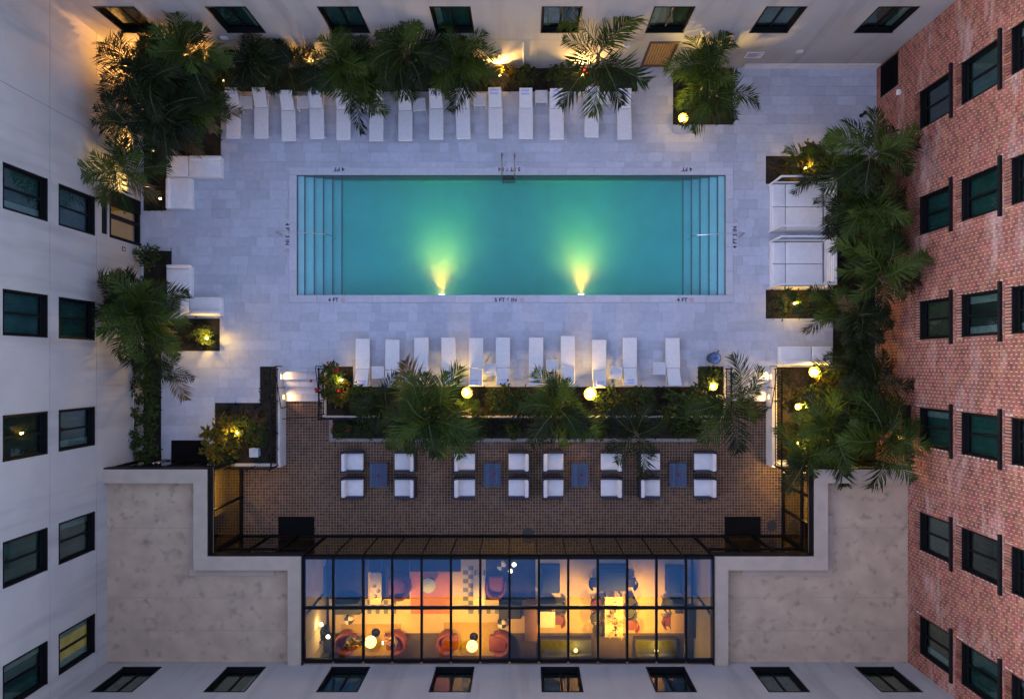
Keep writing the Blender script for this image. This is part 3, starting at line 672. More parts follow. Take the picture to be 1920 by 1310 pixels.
for i, px in enumerate((826, 1091)):
    x = WX(px); r = empty('pool_light', (x, POOL[1], -.45), 'round glowing pool light in the southern pool wall, ' + ('nearer the western steps' if i == 0 else 'nearer the cabanas'), 'pool light', 'underwater pool lights')
    m_ = MB(); m_.cbox((0, .03, 0), (.30, .06, .22)); m_.build('housing', STEEL, r)
    m_ = MB(); m_.cbox((0, .07, .02), (.22, .02, .14)); m_.build('lens', M('pool_lens', (1, .9, .5), .4, emit=2.5, ecol=(1, .84, .40)), r)
    lamp('SPOT', r, (0, .12, 0), 640, (1, .38, .04), .36, (0, 1, .09), 72, 1.0)
    lamp('SPOT', r, (0, .12, 0), 600, (1, .38, .04), .42, (0, 1, .09), 130, 1.0)
    lamp('POINT', r, (0, .25, 0), 4, (1, .76, .24), .08)

# ---------------------------------------------------------------- sun loungers, towels, side tables
def lounger_proto():
    r = empty('sun_lounger', (0, 0, 0), 'x', 'sun lounger')
    m_ = MB()
    for sx_ in (-.29, .29): m_.tube([(sx_, -.95, .30), (sx_, 1.14, .30)], .022, 6)
    for y_ in (-.95, .36, 1.14): m_.tube([(-.29, y_, .30), (.29, y_, .30)], .022, 6)
    m_.build('frame', WHITEF, r)
    for sx_ in (-.29, .29):
        for y_ in (-.82, .98):
            m_ = MB(); m_.tube([(sx_, y_, .30), (sx_, y_ + .02, 0)], .020, 6); m_.build('leg', WHITEF, r)
    m_ = MB(); n = 8
    m_.rbox((0, -.29, .335), (.63, 1.33, .05), .02, 2); m_.build('seat', SLING, r)
    m_ = MB(); an = R(26); Lb = .84
    m_.rbox((0, .39 + math.cos(an) * Lb / 2, .345 + math.sin(an) * Lb / 2), (.57, Lb, .045), .018, 2, (an, 0, 0)); m_.build('backrest', SLING, r)
    m_ = MB(); m_.tube([(-.26, .95, .30), (-.26, .98, .58)], .014, 6); m_.tube([(.26, .95, .30), (.26, .98, .58)], .014, 6); m_.build('back_strut', STEEL, r)
    return r
def towel_proto():
    r = empty('folded_towel', (0, 0, 0), 'x', 'towel'); an = R(26)
    for k_, (mm, nm) in enumerate(((TOWELW, 'white_fold'), (TOWEL, 'blue_fold'), (TOWELW, 'white_fold'), (TOWEL, 'blue_fold'))):
        m_ = MB(); m_.rbox((0, (-.105 + k_ * .07) * math.cos(an), .035 + (-.105 + k_ * .07) * math.sin(an)), (.36, .068, .065), .028, 3, (an, 0, 0)); m_.build(nm, mm, r, True)
    return r
def stable_proto():
    r = empty('side_table', (0, 0, 0), 'x', 'side table')
    m_ = MB(); m_.rbox((0, 0, .40), (.46, .46, .02), .006, 1); m_.build('tabletop', M('pale_top', (.62, .62, .64), .4, (.55, .55, .58), 6), r)
    m_ = MB()
    for a in (-.25, .25): m_.box(a - .02, a + .02, -.27, .27, .375, .425); 
    for a in (-.25, .25): m_.box(-.23, .23, a - .02, a + .02, .377, .423)
    m_.build('frame', WHITEF, r)
    for a in (-.25, .25):
        for b in (-.25, .25):
            m_ = MB(); m_.box(a - .018, a + .018, b - .018, b + .018, 0, .375); m_.build('leg', WHITEF, r)
    return r
lounger, towel, stable = Maker(lounger_proto), Maker(towel_proto), Maker(stable_proto)
def place_lounger(px, foot, north, rz, tw, lab, k_):
    y = WY(foot, .33) + (.95 if north else -.95); rot = R(rz) + (0 if north else math.pi)
    p = Vector((WX(px, .33), y, 0)); lounger(p, rot, lab, 'sun loungers north of the pool' if north else 'sun loungers south of the pool')
    if tw:
        d = Matrix.Rotation(rot, 3, 'Z') @ Vector((random.uniform(-.04, .04), .95, .60))
        towel(p + d, rot + R(random.uniform(-4, 4)), 'folded blue and white towel on the %s lounger from the brick building, %s row' % (ORD[k_], 'northern' if north else 'southern'), 'towels on the loungers')
NL = [(438, 259, -1), (490, 259, 0), (541, 264, 1), (594, 260, 1), (644, 262, 0), (706, 264, -1), (760, 264, 0), (818, 261, 0), (868, 260, 2), (929, 259, 1), (986, 260, 0), (1043.5, 261, 1), (1109.5, 257, -1), (1170.5, 261, 1)]
for i, (px, ft, rz) in enumerate(NL):
    k_ = 13 - i; place_lounger(px, ft, True, rz, px in (438, 594, 818, 929, 986, 1043.5, 1109.5, 1170.5), 'white sun lounger, %s from the brick building in the row under the northern palms' % ORD[k_], k_)
SLl = [(680, 635, 0), (735.5, 637, -1), (790, 633, 0), (841, 633, 1), (892.5, 634, 0), (943, 633, 0), (1005, 633, 0), (1064.5, 630, 0), (1123.5, 637, 0), (1181, 633, 0), (1261.5, 634, 1)]
for i, (px, ft, rz) in enumerate(SLl):
    k_ = 10 - i; place_lounger(px, ft, False, rz, px in (680, 735.5, 892.5, 943, 1005, 1123.5, 1181), 'white sun lounger, %s from the brick building in the row between pool and brick terrace' % ORD[k_], k_)
NT = [(461, 192, 3), (568, 192, 2), (683, 195, 0), (786, 196, 4), (900, 187, 0), (1015, 181, 0), (1136, 183, 0)]
for i, (px, py, rz) in enumerate(NT): stable(Vector((WX(px, .42), WY(py, .42), 0)), R(rz), 'small white side table, %s from the brick building between northern loungers' % ORD[6 - i], 'side tables by the pool')
ST = [(708.5, 698, 3), (918.5, 692.5, 1), (1035.5, 685.5, 2), (1155, 698.5, -4), (1236.5, 690.5, 0)]
for i, (px, py, rz) in enumerate(ST): stable(Vector((WX(px, .42), WY(py, .42), 0)), R(rz), 'small white side table, %s from the brick building between southern loungers' % ORD[4 - i], 'side tables by the pool')

# ---------------------------------------------------------------- sofas and cabanas
def sofa(label, mods, bols, z=.40):
    cx_, cy_ = W(*[(mods[0][0] + mods[0][2]) / 2, (mods[0][1] + mods[0][3]) / 2])[:2]
    r = empty('outdoor_sofa', (cx_, cy_, 0), label, 'sofa')
    for a, b, c, d in mods:
        x0, y0, x1, y1 = PR(a, b, c, d, z); x0 -= cx_; x1 -= cx_; y0 -= cy_; y1 -= cy_
        m_ = MB(); m_.rbox(((x0 + x1) / 2, (y0 + y1) / 2, .12), (x1 - x0 - .02, y1 - y0 - .02, .24), .01, 1); m_.build('base', WHITEF, r)
        m_ = MB(); m_.rbox(((x0 + x1) / 2, (y0 + y1) / 2, .325), (x1 - x0 - .015, y1 - y0 - .015, .17), .035, 3); m_.build('seat_cushion', CUSH, r, True)
    for a, b, c, d in bols:
        x0, y0, x1, y1 = PR(a, b, c, d, .6); x0 -= cx_; x1 -= cx_; y0 -= cy_; y1 -= cy_
        m_ = MB(); m_.rbox(((x0 + x1) / 2, (y0 + y1) / 2, .53), (x1 - x0, y1 - y0, .26), .05, 3); m_.build('back_cushion', CUSH, r, True)
    return r
sofa('white L shaped sofa beside the palm bed at the northwestern corner', [(312, 292, 353, 332), (353.5, 292, 413, 332), (312, 332.5, 357, 391)], [(356, 292, 414, 300), (311, 335, 318, 391)])
sofa('white L shaped sofa half under the palm by the western wing', [(312, 498, 357, 556), (337, 556.5, 355, 592), (355.5, 556.5, 414, 592)], [(312, 496, 357, 502), (357, 582, 413, 590)])
sofa('white two seat sofa behind the garden spotlight near the brick building', [(1463, 649, 1522, 683), (1522.5, 649, 1561, 683)], [(1470, 676, 1560, 684)])
def cabana(label, x0, y0, x1, y1, side_px):
    a, b, c, d = PR(x0, y0, x1, y1); cx_, cy_ = (a + c) / 2, (b + d) / 2; hx, hy = (c - a) / 2, (d - b) / 2; Hc = 1.50
    r = empty('cabana', (cx_, cy_, 0), label, 'cabana', 'poolside cabanas')
    m_ = MB(); m_.rbox((0, 0, .13), (2 * hx - .06, 2 * hy - .10, .22), .01, 1); m_.build('platform', WHITEF, r)
    sx_ = hx * .28
    for xa, xb in ((-hx + .05, -hx + .62), (-hx + .63, hx - .12)):
        for ya, yb in ((-hy + .08, -.005), (.005, hy - .08)):
            m_ = MB(); m_.rbox(((xa + xb) / 2, (ya + yb) / 2, .32), (xb - xa - .01, yb - ya - .01, .16), .035, 3); m_.build('mattress', CUSH, r, True)
    p = .035
    for qx in (-hx + p, hx - p):
        for qy in (-hy + p, hy - p):
            m_ = MB(); m_.box(qx - p, qx + p, qy - p, qy + p, 0, Hc); m_.build('post', WHITEF, r)
    for qy in (-hy + p, hy - p):
        m_ = MB(); m_.box(-hx, hx, qy - p, qy + p, Hc, Hc + .07); m_.build('beam', WHITEF, r)
        m_ = MB(); m_.box(-hx + 2 * p, hx - 2 * p, qy - .012, qy + .012, .02, .62); m_.build('side_panel', WHITEF, r)
    m_ = MB(); m_.box(hx - 2 * p, hx, -hy + 2 * p, hy - 2 * p, Hc + .002, Hc + .068); m_.build('beam', WHITEF, r)
    for i in range(6):
        m_ = MB(); m_.box(hx - .05, hx - .02, -hy + 2 * p, hy - 2 * p, .30 + i * .19, .42 + i * .19); m_.build('slat', WHITEF, r)
cabana('white framed cabana daybed between the lit shrub and the other cabana', 1441, 346, 1541, 437, 0)
cabana('white framed cabana daybed nearer the bed with glowing palm leaves', 1441, 453, 1541, 541, 0)

# ---------------------------------------------------------------- terrace seating
def armchair_proto():                                   # faces +x, back at -x
    r = empty('terrace_armchair', (0, 0, 0), 'x', 'armchair')
    m_ = MB(); m_.rbox((0, 0, .20), (.92, .86, .16), .02, 1); m_.build('seat_base', NAVY, r)
    for s in (-1, 1):
        m_ = MB(); m_.rbox((.02, s * .43, .34), (.90, .09, .52), .025, 2); m_.build('arm', NAVY, r)
    m_ = MB(); m_.rbox((-.45, 0, .42), (.09, .94, .66), .025, 2); m_.build('back_frame', NAVY, r)
    for sx_ in (-.4, .4):
        for sy_ in (-.38, .38):
            m_ = MB(); m_.box(sx_ - .025, sx_ + .025, sy_ - .025, sy_ + .025, 0, .12); m_.build('leg', NAVY, r)
    m_ = MB(); m_.rbox((.09, 0, .36), (.76, .76, .17), .04, 3); m_.build('seat_cushion', CUSH, r, True)
    m_ = MB(); m_.rbox((-.33, 0, .60), (.17, .78, .40), .05, 3, (0, R(-8), 0)); m_.build('back_cushion', CUSH, r, True)
    return r
armchair = Maker(armchair_proto)
def ttable_proto():
    r = empty('terrace_table', (0, 0, 0), 'x', 'table')
    for i in range(6):
        m_ = MB(); w_ = .78 / 6; m_.box(-.39 + i * w_ + .004, -.39 + (i + 1) * w_ - .004, -.53, .53, .40, .43); m_.build('slat', BLUEW, r)
    m_ = MB(); m_.box(-.36, .36, -.50, .50, .34, .398); m_.build('frame', NAVY, r)
    for sx_ in (-.34, .34):
        for sy_ in (-.48, .48):
            m_ = MB(); m_.box(sx_ - .025, sx_ + .025, sy_ - .025, sy_ + .025, 0, .34); m_.build('leg', NAVY, r)
    return r
ttable = Maker(ttable_proto)
def vase_proto():
    r = empty('flower_vase', (0, 0, 0), 'x', 'vase')
    m_ = MB(); m_.lathe((0, 0, 0), [(.045, 0), (.06, .05), (.035, .12), (.04, .15)], 12); m_.build('vase', M('dark_glass', (.08, .03, .03), .2), r, True)
    m_ = MB()
    for k_ in range(7):
        a = k_ * .9; e = Vector((math.cos(a) * .09, math.sin(a) * .09, .24)); m_.tube([(0, 0, .12), e], .004, 4)
        for q in range(5):
            b = q * math.tau / 5; m_.add([e, e + Vector((.035 * math.cos(b), .035 * math.sin(b), .02)), e + Vector((.035 * math.cos(b + .9), .035 * math.sin(b + .9), .02))], [(0, 1, 2)])
    m_.build('flowers', PETAL, r)
    return r
vase = Maker(vase_proto)
cols = [(660, 1), (758.5, -1), (870.5, 1), (973, -1), (1037, 1), (1147, -1), (1219, 1), (1323, -1)]
tabs = [709.5, 922.5, 1087.5, 1271.5]
for i, (px, dr) in enumerate(cols):
    for k_, py in enumerate((866, 915)):
        t_ = 3 - i // 2
        armchair(Vector((WX(px, TZ + .55), WY(py, TZ + .55), TZ)), 0 if dr > 0 else math.pi, 'white cushioned navy armchair %s of the %s terrace table from the brick building, %s side' % ('west' if dr > 0 else 'east', ORD[t_], 'planter' if k_ == 0 else 'restaurant'), 'armchairs on the brick terrace')
for i, px in enumerate(tabs):
    p = Vector((WX(px, TZ + .43), WY(890, TZ + .43), TZ)); ttable(p, 0, 'blue slatted low table on brick terrace, %s from the brick building' % ORD[3 - i], 'tables on the brick terrace')
    vase(p + Vector((random.uniform(-.05, .1), random.uniform(-.05, .05), .43)), i, 'small red flower vase on the %s terrace table from the brick building' % ORD[3 - i], 'table flowers').scale = (.6, .6, .7)
def mat_(px0_, py0_, px1_, py1_, z, label):
    a, b, c, d = PR(px0_, py0_, px1_, py1_, z + .02); r = empty('door_mat', ((a + c) / 2, (b + d) / 2, z), label, 'door mat', 'black door mats')
    m_ = MB(); m_.rbox((0, .04, .012), (c - a, d - b - .08, .022), .006, 1); m_.build('mat', M('mat_rubber', (.004, .0045, .006), .9, (.008, .008, .010), 40, .6, 160, spec=.1), r)
    m_ = MB(); m_.box(-(c - a) / 2 - .15, (c - a) / 2 + .15, -(d - b) / 2 - .06, -(d - b) / 2 + .03, 0, .02); m_.build('threshold', M('sill_metal', (.42, .42, .44), .5), r)
mat_(321, 825, 388, 866, 0, 'black door mat on the pale deck by the bed with the glowing croton')
mat_(522, 968, 589, 1009, TZ, 'black door mat on the brick terrace at its western doors')
mat_(1359, 968, 1426, 1009, TZ, 'black door mat on the brick terrace at its eastern doors')
for px, py, lab in ((990, 998, 'dark round drain cover in front of the restaurant glass'), (1447, 985, 'dark round drain cover beside the eastern door mat')):
    m_ = MB(); m_.lathe((0, 0, 0), [(.24, 0), (.24, .008), (.20, .012), (0.001, .012)], 20)
    for k_ in range(5): m_.box(-.14, .14, -.13 + k_ * .06, -.11 + k_ * .06, .012, .016)
    tag(m_.build('drain_cover', M('cast_iron', (.05, .045, .04), .6), loc=W(px, py, TZ + .003)), lab, 'drain cover')

# ---------------------------------------------------------------- railings and stair lights
def railing(p0, p1, z, h, label, lean=0):
    p0, p1 = Vector((*p0, z)), Vector((*p1, z)); d = p1 - p0; Ln = d.length; ang = math.atan2(d.y, d.x)
    r = empty('railing', p0, label, 'railing', rotz=ang)
    n = max(2, round(Ln / 1.5))
    for i in range(n + 1):
        m_ = MB(); x = Ln * i / n; m_.box(x - .025, x + .025, -.025, .025, 0, h); m_.lathe((x, 0, h), [(.05, 0), (.055, .04), (.03, .07), (.001, .08)], 10); m_.build('post', BLACK, r)
    m_ = MB(); m_.box(0, Ln, -.03, .03, h - .05, h); m_.build('top_rail', BLACK, r)
    m_ = MB(); m_.box(0, Ln, -.018, .018, .08, .11); m_.build('bottom_rail', BLACK, r)
    m_ = MB(); k_ = int(Ln / .125)
    for i in range(1, k_): x = Ln * i / k_; m_.box(x - .009, x + .009, -.009, .009, .11, h - .05, bottom=False)
    tag(m_.build('balusters', BLACK, r), kind='stuff')
railing((-11.03, -.2), (-11.03, -4.5), .05, .9, 'black picket railing on the wall west of the lit stairs')
railing((11.11, -.2), (11.11, -4.5), .05, .9, 'black picket railing on the wall east of the lit stairs')
railing((-8.95, -2.37), (8.85, -2.37), .08, .85, 'long black railing along the white wall above the lower planting bed')
railing((-8.96, -.2), (-8.96, -2.2), .08, .85, 'black railing beside the red flowering plant')
railing((8.93, -.2), (8.93, -2.2), .08, .85, 'black railing between the southern palm bed and the eastern stairs')
railing((-13.0, -4.54), (-11.08, -4.54), .05, .9, 'short black railing south of the glowing croton')
railing((11.16, -4.54), (14.4, -4.54), .05, .9, 'black railing between the southeastern palms and the lounge roof')
def stair_rail(x, label):
    r = empty('stair_handrail', (x, YD, 0), label, 'handrail', 'stair handrails')
    m_ = MB(); m_.tube([(0, .25, .0), (0, .25, .85), (0, .1, .9), (0, -1.45, .22), (0, -1.6, .15), (0, -1.6, -.75)], .02, 8); m_.build('rail', BLACK, r, True)
    m_ = MB(); m_.tube([(0, -.7, -.38), (0, -.7, .55)], .015, 6); m_.build('post', BLACK, r)
for x, l in ((-10.86, 'black handrail along the wall side of the western stairs'), (-9.1, 'black handrail beside the flowers on the western stairs'), (10.93, 'black handrail along the wall side of the eastern stairs')): stair_rail(x, l)
m_ = MB(); m_.tube([(-10.93, -2.45, TZ + .5), (-10.0, -2.40, TZ + .42), (-9.0, -2.36, TZ + .5)], .018, 6); tag(m_.build('barrier_chain', BLACK), 'thin black chain across the foot of the western stairs', 'chain')
def step_light(p, face, label):
    r = empty('step_light', p, label, 'step light', 'lights on the stair walls')
    m_ = MB(); m_.cbox((face * .015, 0, 0), (.03, .22, .14)); m_.build('housing', STEEL, r)
    m_ = MB(); m_.cbox((face * .045, 0, .03), (.035, .17, .07)); m_.build('lens', GLOWS, r)
    lamp('SPOT', r, (face * .09, 0, 0), 13, (1, .56, .17), .05, (face, 0, -.9), 120, .8)
for x, face, nm in ((-10.93, 1, 'western'), (11.0, -1, 'eastern')):
    step_light((x, WY(706), .02), face, 'small warm light on the wall at the top of the %s stairs' % nm); step_light((x, WY(744, -.35), -.30), face, 'small warm light on the wall at the foot of the %s stairs' % nm)

# ---------------------------------------------------------------- bin, hose reel, signs and small boxes
p = W(1341, 671, .7); r = empty('waste_bin', (p.x, p.y, 0), 'round dark waste bin with pale blue liner bag beside the southern loungers', 'waste bin')
m_ = MB(); m_.lathe((0, 0, 0), [(.20, 0), (.22, .05), (.25, .65), (.265, .70), (.24, .70), (.21, .45)], 24); m_.build('body', M('bin_navy', (.012, .018, .04), .4), r, True)
m_ = MB(); rg = []
n = 26
for i, (rr, z) in enumerate(((.245, .71), (.20, .69), (.13, .62), (.06, .66), (.01, .60))):
    rg.append([Vector((rr * math.cos(k_ * math.tau / n) * (1 + .12 * math.sin(k_ * 3.7 + i)), rr * math.sin(k_ * math.tau / n) * (1 + .12 * math.cos(k_ * 2.9 + i)), z + .03 * math.sin(k_ * 2.3 + i * 1.7))) for k_ in range(n)])
vs = [v for q in rg for v in q]; m_.add(vs, [(i * n + k_, i * n + (k_ + 1) % n, (i + 1) * n + (k_ + 1) % n, (i + 1) * n + k_) for i in range(4) for k_ in range(n)]); m_.build('liner_bag', M('bag_plastic', (.20, .28, .45), .25, (.08, .12, .25), 12), r, True)
m_ = MB(); m_.tube([(.10, .24, .70), (.16, .32, .76), (.06, .34, .74)], .03, 6, r2=.01); m_.build('handle', M('bin_navy', (0, 0, 0)), r)
r = empty('hose_reel', (XW + .02, WY(838, .4), .42), 'round white hose reel on the white western wall near the dark hedge bed', 'hose reel')
m_ = MB()
for k_ in range(5): m_.tube([(.08 + .03 * (k_ % 2), (.12 + .03 * k_) * math.cos(a * math.tau / 24), (.12 + .03 * k_) * math.sin(a * math.tau / 24)) for a in range(25)], .016, 5)
m_.build('hose', M('hose_white', (.6, .62, .66), .5), r, True)
m_ = MB(); m_.tube([(.0, 0, 0), (.14, 0, 0)], .05, 10); m_.cbox((.02, 0, 0), (.03, .5, .08)); m_.cbox((.02, 0, 0), (.03, .08, .5)); m_.build('drum', WHITEF, r)
m_ = MB(); m_.tube([(.06, .25, 0), (.10, .30, -.25), (.20, .2, -.38), (.22, -.1, -.40), (.12, -.2, -.38)], .014, 6); m_.build('hose_end', M('hose_white', (0, 0, 0)), r, True)
m_ = MB(); m_.tube([(XW + .03, WY(705, .65), .7), (XW + .03, WY(830, .65), .7)], .014, 6); tag(m_.build('conduit', STUCCO2), 'thin horizontal conduit on the white western wall above the hedge bed', 'pipe')
p = W(474.5, 849, .32); m_ = MB(); m_.rbox((0, 0, .15), (.37, .37, .32), .015, 2); m_.rbox((0, 0, .32), (.40, .40, .03), .008, 1)
tag(m_.build('utility_box', M('pale_box', (.45, .55, .66), .5, (.38, .48, .6), 5), loc=(p.x, p.y, -.08)), 'pale blue square utility box in the bed of the glowing croton', 'utility box')
p = W(1580, 842, .2); m_ = MB(); m_.rbox((0, 0, .12), (.42, .36, .28), .02, 2, (0, 0, .2)); m_.rbox((0, 0, .27), (.46, .40, .03), .01, 1, (0, 0, .2))
tag(m_.build('utility_box', M('tan_box', (.30, .24, .15), .7, (.24, .19, .12), 5), loc=(p.x, p.y, -.08)), 'tan utility box under the southeastern palms', 'utility box')
p = W(1621.5, 212, .35); r = empty('bollard_light', (p.x, p.y, 0), 'small black bollard on the bare deck near the brick building', 'bollard')
m_ = MB(); m_.lathe((0, 0, 0), [(.09, 0), (.09, .02), (.05, .03), (.05, .36)], 14); m_.build('post', BLACK, r, True); m_ = MB(); m_.lathe((0, 0, .36), [(.085, 0), (.09, .05), (.02, .08), (.001, .08)], 14); m_.build('cap', BLACK, r, True)
m_ = MB(); m_.tube([(.05, 0, .02), (.12, -.25, .012), (.10, -.36, .012), (-.05, -.37, .012)], .008, 5); m_.build('cable', M('grey_cable', (.3, .3, .32), .6), r)
r = empty('notice_board', (WX(1411, 1.1), YN - .0, 1.05), 'small white notice with lines of blue print on the northern wall', 'sign')
m_ = MB(); m_.box(-.36, .36, -.03, -.002, 0, .55); m_.build('panel', MARK, r)
m_ = MB()
for k_ in range(6): m_.box(-.30, .30 - .11 * (k_ % 3), -.034, -.0305, .44 - k_ * .07, .47 - k_ * .07)
m_.build('print_lines', M('print_blue', (.05, .06, .18), .7), r)
r = empty('door_sign', (XW, WY(463.5, 1.5) - .06, 1.28), 'tiny black and white pictogram sign beside the lit western door', 'sign')
m_ = MB(); m_.box(0, .02, -.09, .09, 0, .24); m_.build('plate', INK, r); m_ = MB(); m_.box(.0205, .024, -.05, .05, .14, .20); m_.box(.0205, .024, -.05, .01, .05, .11); m_.build('pictogram', MARK, r)
m_ = MB(); m_.rbox((-.08, 0, 0), (.16, .22, .14), .03, 2); tag(m_.build('wall_lantern', WHITEF, loc=(XE - .02, WY(174, 2.0), 2.05)), 'small white wall fitting on brick beside the dark louvre', 'wall light')
r = empty('wall_lamp', (XE - .02, WY(822, 2.5), 2.35), 'glowing lantern on the brick wall below the black door canopy', 'wall lamp')
m_ = MB(); m_.cbox((-.05, 0, 0), (.10, .16, .10)); m_.build('bracket', BLACK, r); m_ = MB(); m_.rbox((-.17, 0, 0), (.15, .18, .26), .02, 2); m_.build('lens', GLOWS, r)
lamp('POINT', r, (-.36, 0, 0), 8, (1, .62, .25), .08)
# ---------------------------------------------------------------- garden: palms, shrubs, ground cover
def frond_mesh(name, e0, droop, n=30, seed=0, wid=.0105, mat=LEAF):
    rnd = random.Random(seed); mb = MB(); seg = 12; pts = [Vector((0, 0, 0))]; ang = e0; tang = []
    side_b = rnd.uniform(-.25, .25); head = 0
    for i in range(seg):
        t = i / seg; ang = e0 - droop * (t ** 1.3); head = side_b * t
        d = Vector((math.cos(ang) * math.cos(head), math.cos(ang) * math.sin(head), math.sin(ang))); tang.append(d); pts.append(pts[-1] + d / seg)
    tang.append(tang[-1])
    mb.tube(pts, .011, 4, 1, r2=.003, caps=False)
    for k in range(n):
        t = .14 + .86 * (k + .5) / n; f = t * seg; i = min(int(f), seg - 1); q = f - i
        p = pts[i].lerp(pts[i + 1], q); T = tang[i]; up = Vector((0, 0, 1)); Sd = T.cross(up).normalized(); U = Sd.cross(T).normalized()
        ln = .36 * (math.sin(math.pi * min(1, (t * .86 + .16))) ** .6) * (1 if t < .9 else .8) + .05
        A = R(62) - R(34) * t
        for s in (-1, 1):
            a2 = A + rnd.uniform(-.18, .18); l2 = ln * rnd.uniform(.7, 1.15); v = rnd.uniform(.0, .55)
            d = (T * math.cos(a2) + Sd * s * math.sin(a2) + U * v).normalized()
            wv = d.cross(U).normalized() * wid * rnd.uniform(.75, 1.15)
            sag = rnd.uniform(.10, .55)
            m1 = p + d * l2 * .5 + Vector((0, 0, -sag * l2 * .12)); tip = p + d * l2 + Vector((0, 0, -sag * l2))
            mb.add([p - wv * .35, p + wv * .35, m1 + wv, m1 - wv, tip], [(0, 1, 2, 3), (3, 2, 4)], 0)
    me = bpy.data.meshes.new(name); me.from_pydata(mb.v, [], mb.f); me.materials.append(mat); me.materials.append(STEM); me.polygons.foreach_set('material_index', mb.m); return me
FR = {}
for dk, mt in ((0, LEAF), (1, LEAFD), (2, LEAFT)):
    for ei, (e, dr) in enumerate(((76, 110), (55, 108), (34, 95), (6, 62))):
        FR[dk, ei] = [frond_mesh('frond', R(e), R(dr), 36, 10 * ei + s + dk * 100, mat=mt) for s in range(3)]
def palm(px, py, z, n, L, label, base=None, dark=0, group=None, stems=1, z0=-.08, steep=0, dirs=None, avoid=None):
    c = W(px, py, z); b = W(*base, 0) if base else Vector((c.x, c.y, 0)); b.z = z0
    r = empty('palm_tree', b, label, 'palm tree', group)
    rnd = random.Random(int(px * 7 + py * 13))
    heads = []; n = n if dirs else max(8, int(n * 1.0))
    for s in range(stems):
        off = Vector((rnd.uniform(-.65, .65), rnd.uniform(-.65, .65), rnd.uniform(-.9, .2))) if s else Vector((0, 0, 0))
        top = c - b + off; foot = Vector((off.x * .5, off.y * .5, 0))
        m_ = MB(); pts = []
        for i in range(7):
            t = i / 6; p = foot.lerp(top, t); bend = .10 * math.sin(math.pi * t); p += Vector((bend * rnd.uniform(-1, 1), bend * rnd.uniform(-1, 1), 0)); pts.append(p)
        pts[-1] = top
        R0 = .10 if stems == 1 else .05
        prof = []
        m_.tube(pts, R0, 10, r2=R0 * .7)
        m_.build('trunk', TRUNK if stems == 1 else STEM, r, True); heads.append(top)
    for k in range(n):
        hd = heads[k % len(heads)]; t = (k // len(heads)) / max(1, n // len(heads))
        ei = min(3, int((t * 4 + rnd.uniform(-.5, .6)))) ; ei = max(steep and 0, ei)
        az = (dirs[k % len(dirs)] + rnd.uniform(-14, 14)) if dirs else math.degrees(k * 2.39996) + rnd.uniform(-32, 32)
        if avoid is not None and abs((az - avoid + 180) % 360 - 180) < 34: az += 75 * (1 if rnd.random() < .5 else -1)
        o = link('frond', rnd.choice(FR[2 if (ei == 3 and rnd.random() < .14) else (1 if ei >= 2 and rnd.random() < .6 else dark), max(0, ei)]), r, hd + Vector((0, 0, rnd.uniform(-.12, .06))))  # lower fronds mostly take the dark leaf: crown shade put into the colour
        sc = L * rnd.uniform(.66, 1.16); o.scale = (sc, sc, sc); o.rotation_euler = (rnd.uniform(-.45, .45), rnd.uniform(-.15, .15), R(az))
    return r
gA = 'palms in the northwestern corner bed'
palm(266, 144, 4.2, 24, 1.8, 'tall palm fanning over the northwestern wall corner', dark=1, group=gA, stems=3)
palm(322, 128, 3.4, 28, 1.9, 'bushy dark palm at the centre of the northwestern bed', dark=1, group=gA, stems=3)
palm(352, 96, 4.4, 15, 1.9, 'palm with a lit trunk beside the orange washed northern wall', group=gA, base=(404, 150))
palm(290, 208, 3.9, 24, 1.9, 'dense dark palm in the middle of the northwestern bed', dark=1, group=gA, stems=3)
palm(352, 213, 2.9, 28, 1.45, 'round leafy palm nearest the northern loungers in the corner bed', group=gA, stems=3)
palm(238, 232, 4.3, 10, 1.55, 'palm whose fronds brush the western wall above the glowing patch', dark=1, group=gA, dirs=[170, 150, 200, 120, 215, 60, 270, 185])
palm(232, 322, 3.6, 15, 1.9, 'palm over the lit western door with a glowing trunk', group=gA, base=(288, 352))
palm(335, 248, 2.2, 20, 1.25, 'low leafy palm behind the northwestern sofa', dark=1, group=gA, stems=2)
palm(376, 152, 2.6, 20, 1.2, 'low palm between the lit trunk and first lounger', group=gA, stems=2)
gN = 'palms behind the northern loungers'
palm(482, 116, 2.6, 30, 1.5, 'dark bushy palm behind the two westernmost northern loungers', dark=1, group=gN, stems=3)
palm(552, 120, 2.4, 26, 1.3, 'dark low palm between two taller northern palms', dark=1, group=gN, stems=3)
palm(640, 128, 3.0, 32, 1.8, 'full round palm drooping over the fifth northern lounger', group=gN, stems=3)
palm(692, 128, 2.6, 22, 1.6, 'leafy palm between the round palm and tall arching palm', group=gN, stems=2)
palm(757, 97, 3.6, 20, 2.0, 'tall arching palm reaching up to the northern windows', group=gN, stems=1)
palm(815, 124, 2.5, 22, 1.5, 'low leafy palm beside the tall arching palm', dark=1, group=gN, stems=2)
palm(868, 120, 2.8, 30, 1.7, 'round palm beside the bright wall washer', group=gN, stems=3)
palm(1122, 103, 3.8, 10, 2.3, 'sparse palm with six long separate fronds over the loungers', group=gN, dirs=[165, 150, 195, 20, 340, 50, 300, 270, 240, 80])
palm(1322, 122, 3.0, 26, 1.6, 'bushy palm in the square bed against the northern wall', base=(1325, 165), stems=2)
palm(1338, 178, 2.5, 15, 1.9, 'palm drooping over the bright spotlight by the northern wall', base=(1325, 190), dirs=[300, 320, 250, 235, 40, 80, 120, 160, 280, 0])
palm(272, 606, 3.6, 46, 1.8, 'large round palm against the white western wing', stems=3, base=(330, 622))
palm(238, 572, 2.9, 24, 1.5, 'smaller dark palm behind the large round western palm', dark=1, stems=2, base=(295, 575))
